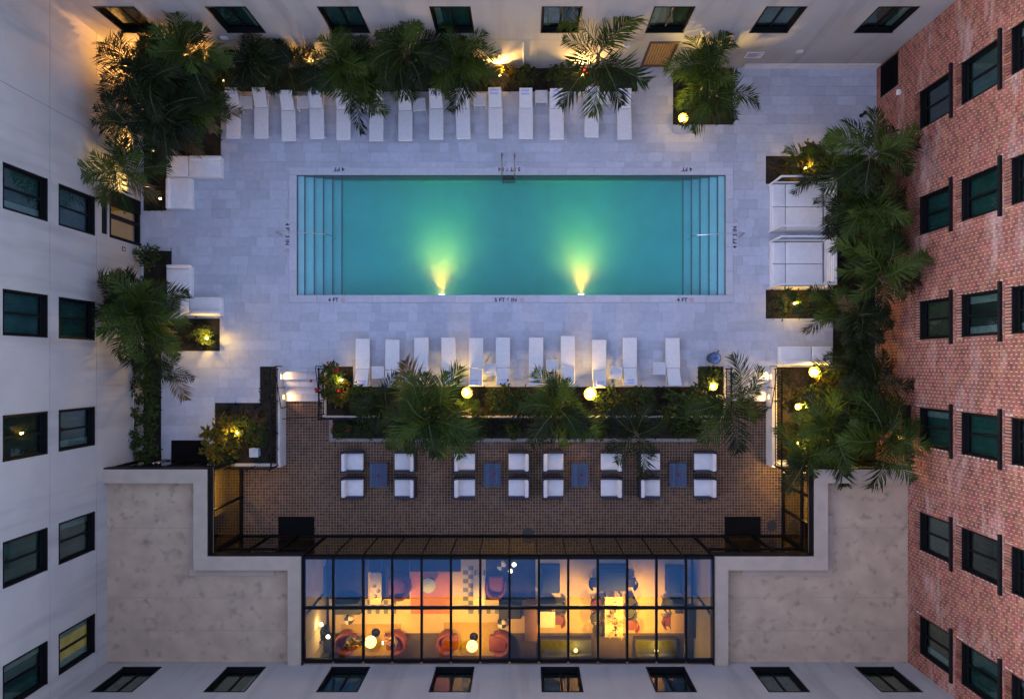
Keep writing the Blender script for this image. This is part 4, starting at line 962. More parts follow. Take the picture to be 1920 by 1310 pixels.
palm(292, 668, 2.4, 16, 1.4, 'low dark palm at the head of the narrow hedge bed', dark=1, stems=2, base=(292, 668))
gS = 'palms between loungers and brick terrace'
palm(800, 766, 3.2, 34, 2.1, 'big spreading palm above the first two terrace tables from the west', group=gS, stems=3, avoid=22)
palm(1045, 766, 3.2, 30, 1.85, 'spreading palm above the middle of the brick terrace', group=gS, stems=3, avoid=25)
palm(1368, 748, 3.8, 12, 2.1, 'palm with long separate fronds beside the eastern stairs', group=gS, base=(1333, 745), dirs=[75, 60, 95, 200, 215, 235, 330, 300, 270, 350, 180, 20])
palm(1195, 815, 2.2, 9, 1.8, 'thin dark palm drooping between two terrace tables', dark=1, group=gS, dirs=[110, 50, 240, 275, 300, 130, 20, 215], z0=TZ)
palm(733, 778, 1.6, 20, 1.4, 'low dark palm beneath the big spreading palm', dark=1, group=gS, stems=2)
palm(892, 782, 1.2, 13, 1.1, 'low palm below the garden spotlight by the long white wall', group=gS, stems=2)
gE = 'palms along the brick building'
palm(1632, 292, 3.9, 15, 2.0, 'tallest palm whose fronds lean on the brick wall above the cabanas', group=gE, base=(1592, 330))
palm(1560, 318, 2.4, 18, 1.5, 'low palm behind the lit shrub at the north cabana', group=gE, base=(1575, 322), stems=2)
palm(1628, 385, 3.2, 32, 1.75, 'dense palm hanging over the back of the north cabana', group=gE, base=(1590, 395), stems=3)
palm(1640, 420, 3.0, 22, 1.4, 'dense dark palm against the brick between the cabanas', dark=1, group=gE, base=(1610, 430), stems=2)
palm(1630, 468, 3.3, 30, 1.65, 'dense palm hanging over the back of the south cabana', group=gE, base=(1595, 475), stems=3)
palm(1650, 522, 3.6, 14, 1.9, 'palm with a long frond lying on the brick wall', group=gE, base=(1612, 545), dirs=[10, 0, 25, 90, 130, 180, 220, 270, 320, 160])
palm(1570, 580, 1.9, 20, 1.4, 'low palm glowing yellow over the small square bed', group=gE, base=(1572, 578), stems=2)
palm(1612, 590, 2.7, 24, 1.35, 'dark palm behind the glowing low palm', dark=1, group=gE, base=(1605, 600), stems=2)
palm(1615, 652, 2.4, 24, 1.3, 'dark palm east of the two seat sofa', dark=1, group=gE, base=(1605, 655), stems=2)
gG = 'palms in the southeastern bed'
palm(1635, 722, 2.6, 22, 1.6, 'dark palm at the head of the southeastern bed', dark=1, group=gG, stems=2, base=(1605, 715))
palm(1560, 800, 3.0, 26, 2.0, 'palm spreading beside the second spotlight of the southeastern bed', group=gG, stems=2, base=(1545, 790))
palm(1655, 822, 3.7, 16, 2.05, 'tall palm arching from the brick wall over the lounge roof', group=gG, base=(1610, 810), dirs=[75, 60, 350, 330, 310, 290, 200, 180, 160, 120, 240, 30])
palm(1612, 775, 2.6, 20, 1.7, 'dark leafy palm amid the southeastern bed', dark=1, group=gG, stems=2, base=(1598, 770))
palm(1510, 858, 2.6, 13, 1.6, 'palm leaning over the southern wall of the southeastern bed', group=gG, base=(1510, 835))

def leaf_cloud(mb, c, rad, n, size, rnd, mi=0, up=.3, shell=.5):
    for k in range(n):
        while True:
            v = Vector((rnd.uniform(-1, 1), rnd.uniform(-1, 1), rnd.uniform(-1, 1)))
            if v.length <= 1: break
        v = v * (shell + (1 - shell) * rnd.random()) if shell else v
        p = Vector(c) + Vector((v.x * rad[0], v.y * rad[1], v.z * rad[2]))
        d = Vector((rnd.uniform(-1, 1), rnd.uniform(-1, 1), rnd.uniform(-.5, .7))).normalized(); nrm = Vector((rnd.uniform(-.8, .8), rnd.uniform(-.8, .8), 1)).normalized()
        w_ = d.cross(nrm).normalized(); l = size * rnd.uniform(.6, 1.3)
        mb.add([p, p + d * l * .5 + w_ * l * .22 + nrm * l * .06, p + d * l - nrm * l * .08, p + d * l * .5 - w_ * l * .22 + nrm * l * .06], [(0, 1, 2), (0, 2, 3)], mi)
def shrub_proto(kind, seed):
    rnd = random.Random(seed); r = empty('shrub', (0, 0, 0), 'x', 'shrub'); mt = LEAFY if kind == 'croton' else LEAFS
    m_ = MB(); f = MB(); fl = MB()
    for k in range(9):
        a = k * 2.4; q = rnd.uniform(.2, .55); e = Vector((math.cos(a) * q, math.sin(a) * q, rnd.uniform(.5, .95))); m_.tube([(0, 0, 0), e * .55 + Vector((0, 0, .1)), e], .014, 5, r2=.005)
        leaf_cloud(f, e, (.26, .26, .20), 42, .17 if kind != 'croton' else .20, rnd, shell=.3)
    m_.build('stem', STEM, r); f.build('foliage', mt, r)
    if kind == 'flower':
        for k in range(8):
            a = rnd.uniform(0, 6.3); q = rnd.uniform(.25, .6); p = Vector((math.cos(a) * q, math.sin(a) * q, rnd.uniform(.8, 1.1)))
            for j in range(6):
                b = j * math.tau / 6; fl.add([p, p + Vector((.055 * math.cos(b), .055 * math.sin(b), .03)), p + Vector((.065 * math.cos(b + .5), .065 * math.sin(b + .5), .01)), p + Vector((.055 * math.cos(b + 1), .055 * math.sin(b + 1), .03))], [(0, 1, 2, 3)])
        fl.build('flowers', PETAL, r)
    return r
SH = {('leafy', 0): Maker(lambda: shrub_proto('leafy', 1)), ('leafy', 1): Maker(lambda: shrub_proto('leafy', 2)), ('croton', 0): Maker(lambda: shrub_proto('croton', 3)), ('flower', 0): Maker(lambda: shrub_proto('flower', 4))}
def shrub(px, py, sc, kind, v, label, z0=-.08):
    p = W(px, py, z0); o = SH[kind, v](p, random.uniform(0, 6), label); o.scale = (sc, sc, sc * random.uniform(.9, 1.15)); return o
shrub(1500, 318, 1.35, 'croton', 0, 'yellow lit leafy shrub in the bed north of the cabanas')
shrub(1528, 306, 1.2, 'leafy', 0, 'green shrub at the edge of the lit shrub north of the cabanas')
shrub(432, 820, 1.5, 'croton', 0, 'glowing yellow croton in the southwestern bed'); shrub(465, 800, .9, 'leafy', 1, 'small dark shrub beside the glowing croton')
shrub(425, 852, 1.0, 'leafy', 0, 'dark shrub south of the glowing croton'); shrub(495, 815, .8, 'leafy', 0, 'low fern like shrub by the railing of the croton bed')
shrub(628, 712, 1.15, 'flower', 0, 'red flowering plant beside the western stairs'); shrub(640, 735, 1.0, 'croton', 0, 'lit yellowish shrub beside the red flowering plant')
shrub(690, 752, 1.2, 'leafy', 1, 'rounded green shrub west of the big spreading palm'); shrub(940, 748, 1.1, 'leafy', 0, 'dark shrub between the two spreading palms'); shrub(975, 755, 1.0, 'leafy', 1, 'dark shrub touching the middle spreading palm')
shrub(1135, 752, 1.1, 'leafy', 0, 'dark shrub below the bright southern spotlight'); shrub(1190, 752, 1.1, 'leafy', 1, 'dark shrub behind the tenth southern lounger'); shrub(1262, 765, 1.35, 'leafy', 0, 'airy green shrub near the eastern end of the long white wall')
shrub(1325, 705, .8, 'leafy', 1, 'small dark shrub in the narrow bed by the waste bin'); shrub(1300, 752, 1.1, 'leafy', 1, 'dark shrub west of the palm beside the eastern stairs')
shrub(1470, 570, 1.0, 'leafy', 0, 'low green shrub in the square bed south of the cabanas'); shrub(1550, 720, 1.35, 'croton', 0, 'bushy shrub lit by the brightest spotlight'); shrub(1520, 745, 1.0, 'leafy', 0, 'green shrub between the two southeastern spotlights')
shrub(1490, 820, 1.0, 'leafy', 1, 'dark shrub by the railing in the southeastern bed')
for i, (px, k_) in enumerate(((948, 'croton'), (985, 'leafy'), (1045, 'leafy'), (1085, 'flower'), (1140, 'leafy'))): shrub(px, 151, .8 if k_ != 'flower' else .6, k_, 0, '%s low plant east of the bright wall washer in the northern bed' % ORD[i])
shrub(395, 628, .8, 'leafy', 0, 'low plant beside the small light in the western bed'); shrub(292, 484, .8, 'leafy', 1, 'low hedge plant at the north end of the western bed')
for i, py in enumerate((700, 735, 770, 805, 840)): shrub(285, py, 1.0, 'leafy', i % 2, '%s dark hedge plant from the round palm in the narrow western bed' % ORD[i])
for i, px in enumerate((645, 690, 735, 900, 960, 1120, 1270, 1300)):
    y = -2.95; o = SH[('leafy' if i not in (0, 2) else 'flower'), 0 if i in (0, 2) else i % 2](Vector((WX(px, TZ), y, TZ + .05)), i, '%s small plant from the western stairs in the lower planting bed' % ORD[i]); o.scale = (.7, .7, .7)
rnd = random.Random(5)
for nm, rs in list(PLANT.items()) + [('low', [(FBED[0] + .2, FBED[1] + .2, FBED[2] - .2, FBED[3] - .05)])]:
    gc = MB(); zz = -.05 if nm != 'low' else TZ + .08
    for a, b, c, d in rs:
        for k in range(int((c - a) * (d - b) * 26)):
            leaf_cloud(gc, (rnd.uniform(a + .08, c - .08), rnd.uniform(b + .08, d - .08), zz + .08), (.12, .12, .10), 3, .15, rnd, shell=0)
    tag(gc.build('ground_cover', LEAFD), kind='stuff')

# ---------------------------------------------------------------- garden spotlights
def spot(px, py, z, label, watts=60, aim=(0, 0, 1), glow=.10, cone=100, col=(1, .66, .16), pt=8):
    p = W(px, py, z); r = empty('garden_spotlight', (p.x, p.y, 0), label, 'spotlight', 'garden spotlights')
    m_ = MB(); m_.tube([(0, 0, -.08), (0, 0, z - .14)], .014, 6); m_.build('stake', BLACK, r)
    m_ = MB(); m_.lathe((0, 0, z - .16), [(.04, 0), (.075, .04), (.085, .15)], 14); m_.build('housing', BLACK, r, True)
    m_ = MB(); m_.lathe((0, 0, z - .02), [(.07, 0), (glow, .03), (glow * .8, .08), (.001, .11)], 14); m_.build('lens', GLOW, r, True)
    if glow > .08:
        m_ = MB(); m_.lathe((0, 0, z - .03), [(.08, 0), (glow * 1.15, .02), (glow * 1.4, .05), (glow * 1.35, .055), (glow * .9, .03)], 20); m_.build('bloom_ring', HALO, r, True)  # glowing ring added round the lens to imitate bloom
    if watts: lamp('SPOT', r, (0, 0, z + .14), watts * 6.5, col, .05, aim, cone, .7)
    if pt: lamp('POINT', r, (0, 0, z + .22), pt * 1.9, (1, .58, .09), .08)
    return r
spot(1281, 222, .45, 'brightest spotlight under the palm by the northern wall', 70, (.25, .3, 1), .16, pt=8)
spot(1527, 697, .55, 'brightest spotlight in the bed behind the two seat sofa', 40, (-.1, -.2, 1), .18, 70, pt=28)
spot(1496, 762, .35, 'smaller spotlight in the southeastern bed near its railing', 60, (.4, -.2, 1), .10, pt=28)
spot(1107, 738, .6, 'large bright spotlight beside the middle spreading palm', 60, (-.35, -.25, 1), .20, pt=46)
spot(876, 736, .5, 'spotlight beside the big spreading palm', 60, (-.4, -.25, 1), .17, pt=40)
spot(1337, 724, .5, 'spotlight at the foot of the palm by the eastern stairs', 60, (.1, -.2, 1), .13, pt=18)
spot(388, 634, .55, 'small spotlight in the bed under the western palm', 22, (-.2, .1, 1), .05, pt=24)
spot(1490, 568, .35, 'small spotlight in the square bed south of the cabanas', 22, (.1, 0, 1), .07, 60, pt=12)
spot(1510, 316, .5, 'spotlight inside the lit shrub north of the cabanas', 20, (.1, .1, 1), .05, 60, pt=14)
spot(445, 812, .5, 'spotlight inside the glowing croton', 20, (0, 0, 1), .05, pt=14)
spot(640, 712, .55, 'spotlight inside the shrub by the red flowers', 15, (0, 0, 1), .05, pt=8)
spot(300, 372, .15, 'small spotlight aimed at the palm trunk by the western door', 60, (-.55, .35, 1), .05, 45, pt=0)
spot(418, 152, .2, 'small spotlight aimed at the lit palm trunk in the corner bed', 70, (-.35, .05, 1), .05, 50, pt=0)
spot(292, 148, .3, 'hidden spotlight washing the northwestern wall corner', 105, (-.42, .42, 1), .05, 110, (1, .46, .10), pt=0)
spot(287, 282, .3, 'hidden spotlight washing the western wall below the palms', 36, (-.8, .30, 1), .05, 60, (1, .52, .12), pt=0)
spot(385, 145, .3, 'hidden spotlight washing the northern wall behind the corner palms', 110, (-.25, .55, 1), .05, 100, (1, .46, .10), pt=0)
spot(582, 134, .2, 'spotlight washing the wall between the dark and the full northern palms', 44, (.1, .5, 1), .05, 100, (1, .52, .12), pt=0)
spot(937, 141, .2, 'bright wall washer in the northern bed beside the round palm', 48, (.0, .6, 1), .06, 120, (1, .55, .14), pt=3)
spot(1092, 141, .2, 'wall washer in the northern bed behind the sparse palm', 48, (.0, .6, 1), .05, 120, (1, .55, .14), pt=2)
spot(1590, 822, .3, 'spotlight low among the southeastern palms', 8, (-.1, -.1, 1), .05, 60, pt=6)
spot(1495, 830, .3, 'spotlight by the railing under the leaning southeastern palm', 40, (.3, 0, 1), .05, pt=8)
r = empty('wall_lamp', (11.35, -4.62, TZ + 1.5), 'warm downlight under the southeastern bed wall shining on the brick terrace', 'wall lamp')
m_ = MB(); m_.cbox((0, -.03, 0), (.14, .06, .18)); m_.build('bracket', BLACK, r); m_ = MB(); m_.cbox((0, -.09, -.06), (.12, .06, .04)); m_.build('lens', GLOWS, r)
lamp('SPOT', r, (0, -.12, -.12), 26, (1, .62, .16), .04, (0, -.15, -1), 110, .6)
# ---------------------------------------------------------------- restaurant interior under the glass roof
def F(px, py, z=TZ + .1): p = W(px, py, z); return Vector((p.x, p.y, TZ))
ORANGE = M('orange_leather', (.21, .045, .010), .5, (.15, .032, .008), 4); RUST = M('rust_velvet', (.17, .035, .035), .7, (.12, .025, .028), 4)
OLIVE = M('olive_fabric', (.07, .08, .05), .8, (.05, .055, .035), 5); CHARC = M('charcoal_fabric', (.035, .035, .032), .8); CREAM = M('cream_top', (.72, .62, .42), .45, (.64, .54, .36), 3); WHITET = M('white_top', (.72, .68, .58), .35, (.66, .6, .5), 3)
BROWN = M('brown_floor', (.10, .075, .035), .6, (.075, .055, .025), 2); SHADE = M('lamp_shade', (.8, .72, .45), .7, emit=.35, ecol=(1, .82, .38)); DARKW = M('dark_wood', (.05, .03, .015), .5, (.03, .02, .01), 6)
def flat(name, rect_px, m, label, cat, dz=.004):
    a, b, c, d = PR(*rect_px, TZ); mb = MB(); mb.rbox(((a + c) / 2, (b + d) / 2, 0), (c - a, d - b, .008), .002, 1); o = mb.build(name, m, loc=(0, 0, TZ + dz)); return tag(o, label, cat)
flat('carpet', (578, 1186, 1330, 1233), BROWN, 'dark brown carpet strip along the back wall of the restaurant', 'carpet', .004)
DKC = M('dark_carpet', (.028, .028, .032), .9, (.02, .02, .024), 6)
flat('carpet', (577, 1048, 690, 1122), DKC, 'dark carpet at the western end nearest the glass front', 'carpet', .004); flat('carpet', (716, 1048, 768, 1122), DKC, 'dark carpet under the rust pink armchair by the cream table', 'carpet', .004); flat('carpet', (768.5, 1048, 864, 1071), DKC, 'dark carpet north of the orange rug', 'carpet', .004); flat('carpet', (911, 1048, 1004, 1124), DKC, 'dark carpet around the striped stool nearest the terrace', 'carpet', .004); flat('carpet', (690.5, 1048, 715.5, 1072), DKC, 'dark carpet at the terrace end of the long cream table', 'carpet', .004)
YEL = M('mustard_rug', (.42, .27, .035), .9, (.36, .23, .03), 8)
flat('rug', (640, 1169, 752, 1228), YEL, 'mustard rug under the seated guests', 'rug', .012)
flat('rug', (832, 1166, 938, 1228), YEL, 'mustard rug under the second round lamp', 'rug', .012)
flat('rug', (770, 1072, 845, 1150), M('orange_rug', (.52, .20, .05), .9, (.45, .17, .04), 8), 'orange rug under the large pale round table', 'rug', .006)
def checker(rect, label):
    a, b, c, d = PR(*rect, TZ); nx_, ny_ = max(1, round((c - a) / .20)), max(1, round((d - b) / .20)); r = empty('checkered_runner', ((a + c) / 2, (b + d) / 2, TZ), label, 'rug')
    m_ = MB()
    for i in range(nx_):
        for j in range(ny_): m_.box(a + (c - a) * i / nx_ + .004, a + (c - a) * (i + 1) / nx_ - .004, b + (d - b) * j / ny_ + .004, b + (d - b) * (j + 1) / ny_ - .004, .006, .012, (i + j) % 2, bottom=False)
    o = m_.build('checks', [M('check_light', (.50, .46, .34), .8), M('check_dark', (.16, .17, .13), .8)], r); o.location = -r.location + Vector((0, 0, TZ)); o['kind'] = 'stuff'
checker((681, 1124, 743, 1150), 'grey checkered runner near the long cream table with plates'); checker((868, 1060, 888, 1150), 'narrow grey checkered runner beside the cream counter'); checker((888, 1134, 936, 1150), 'short grey checkered runner near the striped stool')
def tub_chair(p, rot, m, label, s=1.0):
    r = empty('tub_armchair', p, label, 'armchair', 'armchairs in the restaurant', rotz=rot); r.scale = (s, s, s)
    mb = MB(); mb.rbox((0.05, 0, .30), (.66, .62, .22), .07, 3); mb.build('seat', m, r, True)
    mb = MB(); n = 16; ins, out = .34, .45
    for k in range(n):
        a0, a1 = R(65 + 230 * k / n), R(65 + 230 * (k + 1) / n); h0 = .62 + .12 * math.sin(math.pi * k / n); h1 = .62 + .12 * math.sin(math.pi * (k + 1) / n)
        q = lambda rr, a, z: (rr * math.cos(a), rr * math.sin(a), z)
        mb.add([q(ins, a0, .2), q(ins, a1, .2), q(ins, a1, h1), q(ins, a0, h0), q(out, a0, .2), q(out, a1, .2), q(out, a1, h1 - .03), q(out, a0, h0 - .03)], [(1, 0, 3, 2), (4, 5, 6, 7), (3, 7, 6, 2)] + ([(0, 4, 7, 3)] if k == 0 else []) + ([(5, 1, 2, 6)] if k == n - 1 else []))
    mb.build('shell', m, r, True)
    for k in range(4):
        mb = MB(); a = R(45 + 90 * k); mb.tube([(.24 * math.cos(a), .24 * math.sin(a), .2), (.28 * math.cos(a), .28 * math.sin(a), 0)], .02, 6); mb.build('leg', DARKW, r)
tub_chair(F(651, 1203, TZ + .4), R(0), ORANGE, 'orange tub armchair of the dark clothed guest', 1.15); tub_chair(F(742, 1203, TZ + .4), R(180), ORANGE, 'orange tub armchair of the guest holding a phone', 1.15)
tub_chair(F(840, 1203, TZ + .4), R(0), ORANGE, 'empty orange tub armchair west of the second round lamp', 1.15); tub_chair(F(936, 1205, TZ + .4), R(180), ORANGE, 'empty orange tub armchair east of the second round lamp', 1.2)
tub_chair(F(748, 1098, TZ + .4), R(180), RUST, 'rust pink armchair beside the long cream table with plates', 1.25); tub_chair(F(930, 1098, TZ + .4), R(90), RUST, 'rust pink armchair near the striped stools', 1.1)
def lamp_drum(p, z, rad, label, watts, mt=SHADE, cup=True):
    r = empty('drum_lamp', Vector((p.x, p.y, TZ)), label, 'lamp', 'round restaurant lamps')
    mb = MB(); mb.lathe((0, 0, z - .16), [(rad * .98, 0), (rad, .14), (rad * .97, .16), (.02, .16)], 28); mb.build('shade', mt, r, True)
    mb = MB(); mb.tube([(0, 0, .02), (0, 0, z - .1)], .015, 8); mb.build('stem', BLACK, r)
    mb = MB(); mb.lathe((0, 0, 0), [(.20, 0), (.20, .02), (.02, .035)], 20); mb.build('base', BLACK, r, True)
    mb = MB(); mb.lathe((0, 0, z), [(.03, 0), (.03, .03), (.001, .05)], 10); mb.build('finial', DARKW, r, True)
    lamp('POINT', r, (0, 0, z - .28), watts, (1, .66, .26), .10)
lamp_drum(F(694, 1204, TZ + 1.2), 1.2, .26, 'round cream lamp between the two seated guests', 16); lamp_drum(F(885, 1212, TZ + 1.2), 1.2, .25, 'round cream lamp between the two empty orange armchairs', 16)
def round_table(p, rad, h, m, label):
    r = empty('round_table', p, label, 'table'); mb = MB(); mb.lathe((0, 0, h - .04), [(rad, 0), (rad, .03), (rad * .98, .04), (.001, .04)], 28); mb.build('tabletop', m, r)
    mb = MB(); mb.lathe((0, 0, 0), [(rad * .5, 0), (rad * .5, .02), (.04, .05), (.04, h - .04)], 16); mb.build('pedestal', BLACK, r, True)
round_table(F(803, 1097, TZ + .7), .33, .72, M('mint_top', (.55, .62, .46), .4), 'pale mint round table on the orange rug')
def rect_table(rect, h, m, label, legs=True):
    a, b, c, d = PR(*rect, TZ + h); r = empty('table', ((a + c) / 2, (b + d) / 2, TZ), label, 'table'); hx, hy = (c - a) / 2, (d - b) / 2
    mb = MB(); mb.rbox((0, 0, h - .02), (2 * hx, 2 * hy, .04), .01, 1); mb.build('tabletop', m, r)
    for sx_ in (-1, 1):
        for sy_ in (-1, 1): mb = MB(); mb.box(sx_ * (hx - .05) - .02, sx_ * (hx - .05) + .02, sy_ * (hy - .05) - .02, sy_ * (hy - .05) + .02, 0, h - .04); mb.build('leg', DARKW, r)
    return r
rect_table((693, 1074, 715, 1133), .72, CREAM, 'long cream table set with small plates'); rect_table((887, 1078, 909, 1136), .9, CREAM, 'long cream counter beside the checkered runner')
rect_table((1011, 1146, 1041, 1176), .74, WHITET, 'square white table with an orange chair'); rect_table((1258, 1149, 1284, 1184), .74, M('tan_top', (.42, .27, .11), .5), 'square tan table in front of the dark banquette')
rect_table((1134, 1118, 1168, 1194), .76, CREAM, 'long dining table crowded with flowers')
rnd = random.Random(9)
for i in range(7):
    p = F(704 + rnd.uniform(-7, 7), 1092 + i * 5, TZ + .72); mb = MB(); mb.lathe((0, 0, 0), [(.05, 0), (.09, .015), (.085, .018), (.001, .008)], 16)
    tag(mb.build('plate', M('dark_plate', (.10, .11, .12), .3) if i % 2 else WHITET, loc=(p.x, p.y, TZ + .721)), '%s small plate from the terrace side on the long cream table' % ORD[i], 'plate', 'plates on the cream table')
p = F(1153, 1160, TZ + .8); r = empty('flower_display', (p.x, p.y, TZ + .76), 'spread of cream and orange flowers along the dining table', 'flowers')
mb = MB(); 
for k in range(16): leaf_cloud(mb, (rnd.uniform(-.25, .3), rnd.uniform(-.75, .75), rnd.uniform(.08, .25)), (.12, .12, .08), 16, .09, rnd, shell=0)
mb.build('blossoms', leaf_mat('cream_petal', (.65, .45, .16), (.75, .62, .38), .3, rnd='island'), r)
mb = MB()
for k in range(10): leaf_cloud(mb, (rnd.uniform(-.28, .3), rnd.uniform(-.8, .8), rnd.uniform(.04, .16)), (.14, .14, .07), 10, .10, rnd, shell=0)
mb.build('greenery', LEAFD, r)
mb = MB()
for k in range(5): mb.lathe((rnd.uniform(-.05, .05), -.7 + k * .35, 0), [(.05, 0), (.07, .06), (.05, .12)], 10)
mb.build('vases', M('dark_glass', (0, 0, 0)), r)
def dchair_proto():
    r = empty('dining_chair', (0, 0, 0), 'x', 'chair'); mb = MB(); mb.rbox((0, 0, .45), (.44, .44, .06), .03, 2); mb.build('seat', OLIVE, r)
    mb = MB(); n = 10
    for k in range(n):
        a0, a1 = R(110 + 140 * k / n), R(110 + 140 * (k + 1) / n); q = lambda rr, a, z: (rr * math.cos(a), rr * math.sin(a), z)
        mb.add([q(.24, a0, .5), q(.24, a1, .5), q(.25, a1, .82), q(.25, a0, .82), q(.28, a0, .5), q(.28, a1, .5), q(.29, a1, .82), q(.29, a0, .82)], [(1, 0, 3, 2), (4, 5, 6, 7), (3, 7, 6, 2)])
    mb.build('backrest', OLIVE, r, True)
    for sx_ in (-.18, .18):
        for sy_ in (-.18, .18): mb = MB(); mb.tube([(sx_, sy_, .43), (sx_ * 1.15, sy_ * 1.15, 0)], .014, 6); mb.build('leg', BLACK, r)
    return r
dchair = Maker(dchair_proto)
def recol(o, m):
    for c in o.children:
        if c.name.split('.')[0] in ('seat', 'backrest'): c.material_slots[0].link = 'OBJECT'; c.material_slots[0].material = m
for i, (px, py, rz, m, lab) in enumerate([(1118, 1132, 0, RUST, 'rust chair on the west side of the flower table nearest the terrace'), (1118, 1157, 0, OLIVE, 'olive chair on the west side of the flower table, middle one'), (1122, 1180, 0, CHARC, 'dark chair on the west side of the flower table nearest the back wall'), (1182, 1128, 180, CHARC, 'dark chair on the east side of the flower table nearest the terrace'), (1181, 1148, 180, OLIVE, 'olive chair on the east side of the flower table, middle one'), (1186, 1172, 180, ORANGE, 'orange chair on the east side of the flower table nearest the back wall'), (1048, 1162, 180, ORANGE, 'orange chair at the square white table'), (1050, 1138, 180, OLIVE, 'olive chair beside the square white table'), (1252, 1165, 0, ORANGE, 'orange chair at the square tan table'), (1252, 1132, 0, OLIVE, 'olive chair north of the square tan table'),
        (1115, 1092, 0, CHARC, 'dark chair west of the blue round booth'), (1183, 1092, 180, CHARC, 'dark chair east of the blue round booth')]):
    o = dchair(F(px, py, TZ + .5), R(rz), lab, 'dining chairs in the restaurant'); recol(o, m)
def bench(rect, m, label, h=.45, back=None):
    a, b, c, d = PR(*rect, TZ + h); r = empty('banquette', ((a + c) / 2, (b + d) / 2, TZ), label, 'banquette'); hx, hy = (c - a) / 2, (d - b) / 2
    mb = MB(); mb.rbox((0, 0, h * .4), (2 * hx, 2 * hy, h * .8), .03, 2); mb.build('base', CHARC, r); mb = MB(); mb.rbox((0, 0, h * .8 + .06), (2 * hx - .02, 2 * hy - .02, .14), .05, 3); mb.build('seat', m, r, True)
    if back:
        bx, by = back; mb = MB()
        if bx: mb.rbox((bx * (hx - .09), 0, h + .25), (.18, 2 * hy - .03, .5), .05, 3)
        else: mb.rbox((0, by * (hy - .09), h + .25), (2 * hx - .03, .18, .5), .05, 3)
        mb.build('backrest', m, r, True)
bench((627, 1124, 676, 1152), OLIVE, 'dark olive sofa facing the striped stool', back=(0, 1)); bench((935, 1126, 978, 1160), CHARC, 'charcoal sofa beside the second striped stool', back=(0, 1))
bench((1290, 1138, 1326, 1196), CHARC, 'dark banquette along the eastern restaurant wall', back=(1, 0)); bench((1012, 1124, 1041, 1142), CHARC, 'dark bench behind the square white table', back=(0, 1)); bench((1260, 1124, 1284, 1143), CHARC, 'dark bench behind the square tan table', back=(0, 1))
bench((1012, 1198, 1110, 1228), OLIVE, 'long olive booth below the western table lamp', back=(0, -1)); bench((1190, 1198, 1270, 1228), OLIVE, 'long olive booth below the eastern table lamp', back=(0, -1)); bench((580, 1192, 622, 1229), OLIVE, 'olive corner bench beside the potted plant', back=(0, -1))
bench((1122, 1060, 1178, 1108), M('blue_velvet', (.04, .07, .12), .8), 'round backed blue booth north of the flower table', back=(0, 1)); bench((1010, 1060, 1050, 1112), M('blue_velvet', (0, 0, 0)), 'blue booth with four pale place mats', back=(-1, 0)); bench((1250, 1062, 1284, 1112), M('blue_velvet', (0, 0, 0)), 'blue booth near the eastern restaurant wall', back=(1, 0)); bench((577, 1062, 612, 1118), M('blue_velvet', (0, 0, 0)), 'blue bench at the western end of the restaurant', back=(-1, 0))
mb = MB(); a, b, c, d = PR(985, 1134, 1006, 1200, TZ + .9); mb.rbox((0, 0, .45), (c - a, d - b, .9), .02, 1); mb.rbox((0, 0, .91), (c - a + .06, d - b + .06, .04), .01, 1); tag(mb.build('partition', M('tan_partition', (.30, .15, .05), .6, (.24, .12, .04), 2), loc=((a + c) / 2, (b + d) / 2, TZ)), 'tan waist high partition west of the square white table', 'partition')
for px, py, lab in ((653, 1163, 'black and white striped round stool by the olive sofa'), (941, 1170, 'black and white striped round stool by the charcoal sofa'), (940, 1062, 'black and white striped round stool nearest the terrace')):
    mb = MB(); n = 8; prof = [(.001, .42), (.14, .41), (.20, .36), (.21, .10), (.18, 0)]
    for k in range(n):
        for (r0, z0_), (r1, z1_) in zip(prof, prof[1:]):
            for h in range(2):
                a0, a1 = (k + h * .5) * math.tau / n, (k + h * .5 + .5) * math.tau / n
                mb.add([(r0 * math.cos(a0), r0 * math.sin(a0), z0_), (r0 * math.cos(a1), r0 * math.sin(a1), z0_), (r1 * math.cos(a1), r1 * math.sin(a1), z1_), (r1 * math.cos(a0), r1 * math.sin(a0), z1_)], [(0, 3, 2, 1)], (k // 2) % 2)
    tag(mb.build('striped_stool', [M('stool_white', (.7, .66, .55), .6), CHARC], loc=F(px, py, TZ + .4)), lab, 'stool')
p = F(603, 1186, TZ + .7); r = empty('potted_plant', p, 'dark potted plant under the two hanging globes', 'potted plant'); mb = MB(); mb.lathe((0, 0, 0), [(.16, 0), (.20, .35), (.17, .35), (.15, .30)], 16); mb.build('pot', CHARC, r, True)
mb = MB(); leaf_cloud(mb, (0, 0, .8), (.38, .38, .35), 160, .22, rnd, shell=.3); mb.build('foliage', LEAFD, r); mb = MB(); mb.tube([(0, 0, .3), (0, .02, .7)], .02, 6); mb.build('stem', STEM, r)
def pendant(px, py, z, label, watts):
    p = W(px, py, z); r = empty('globe_pendant', p, label, 'pendant lamp', 'globe pendants'); mb = MB(); mb.lathe((0, 0, 0), [(.001, -.09), (.06, -.07), (.09, 0), (.06, .07), (.001, .09)], 16); mb.build('globe', GLOBE, r, True)
    mb = MB(); mb.tube([(0, 0, .09), (0, 0, gz - .13 - z)], .008, 5); mb.build('cord', BLACK, r); lamp('POINT', r, (0, 0, -.16), watts, (1, .68, .28), .08)
pendant(602, 1170, .9, 'hanging globe lamp nearer the terrace above the potted plant', 7); pendant(615, 1193, .7, 'hanging globe lamp nearer the back wall above the potted plant', 7)
pendant(964, 1058, 1.6, 'hanging globe lamp nearest the glass front', 10); pendant(957, 1070, 1.5, 'hanging globe lamp just behind the one nearest the glass front', 10)
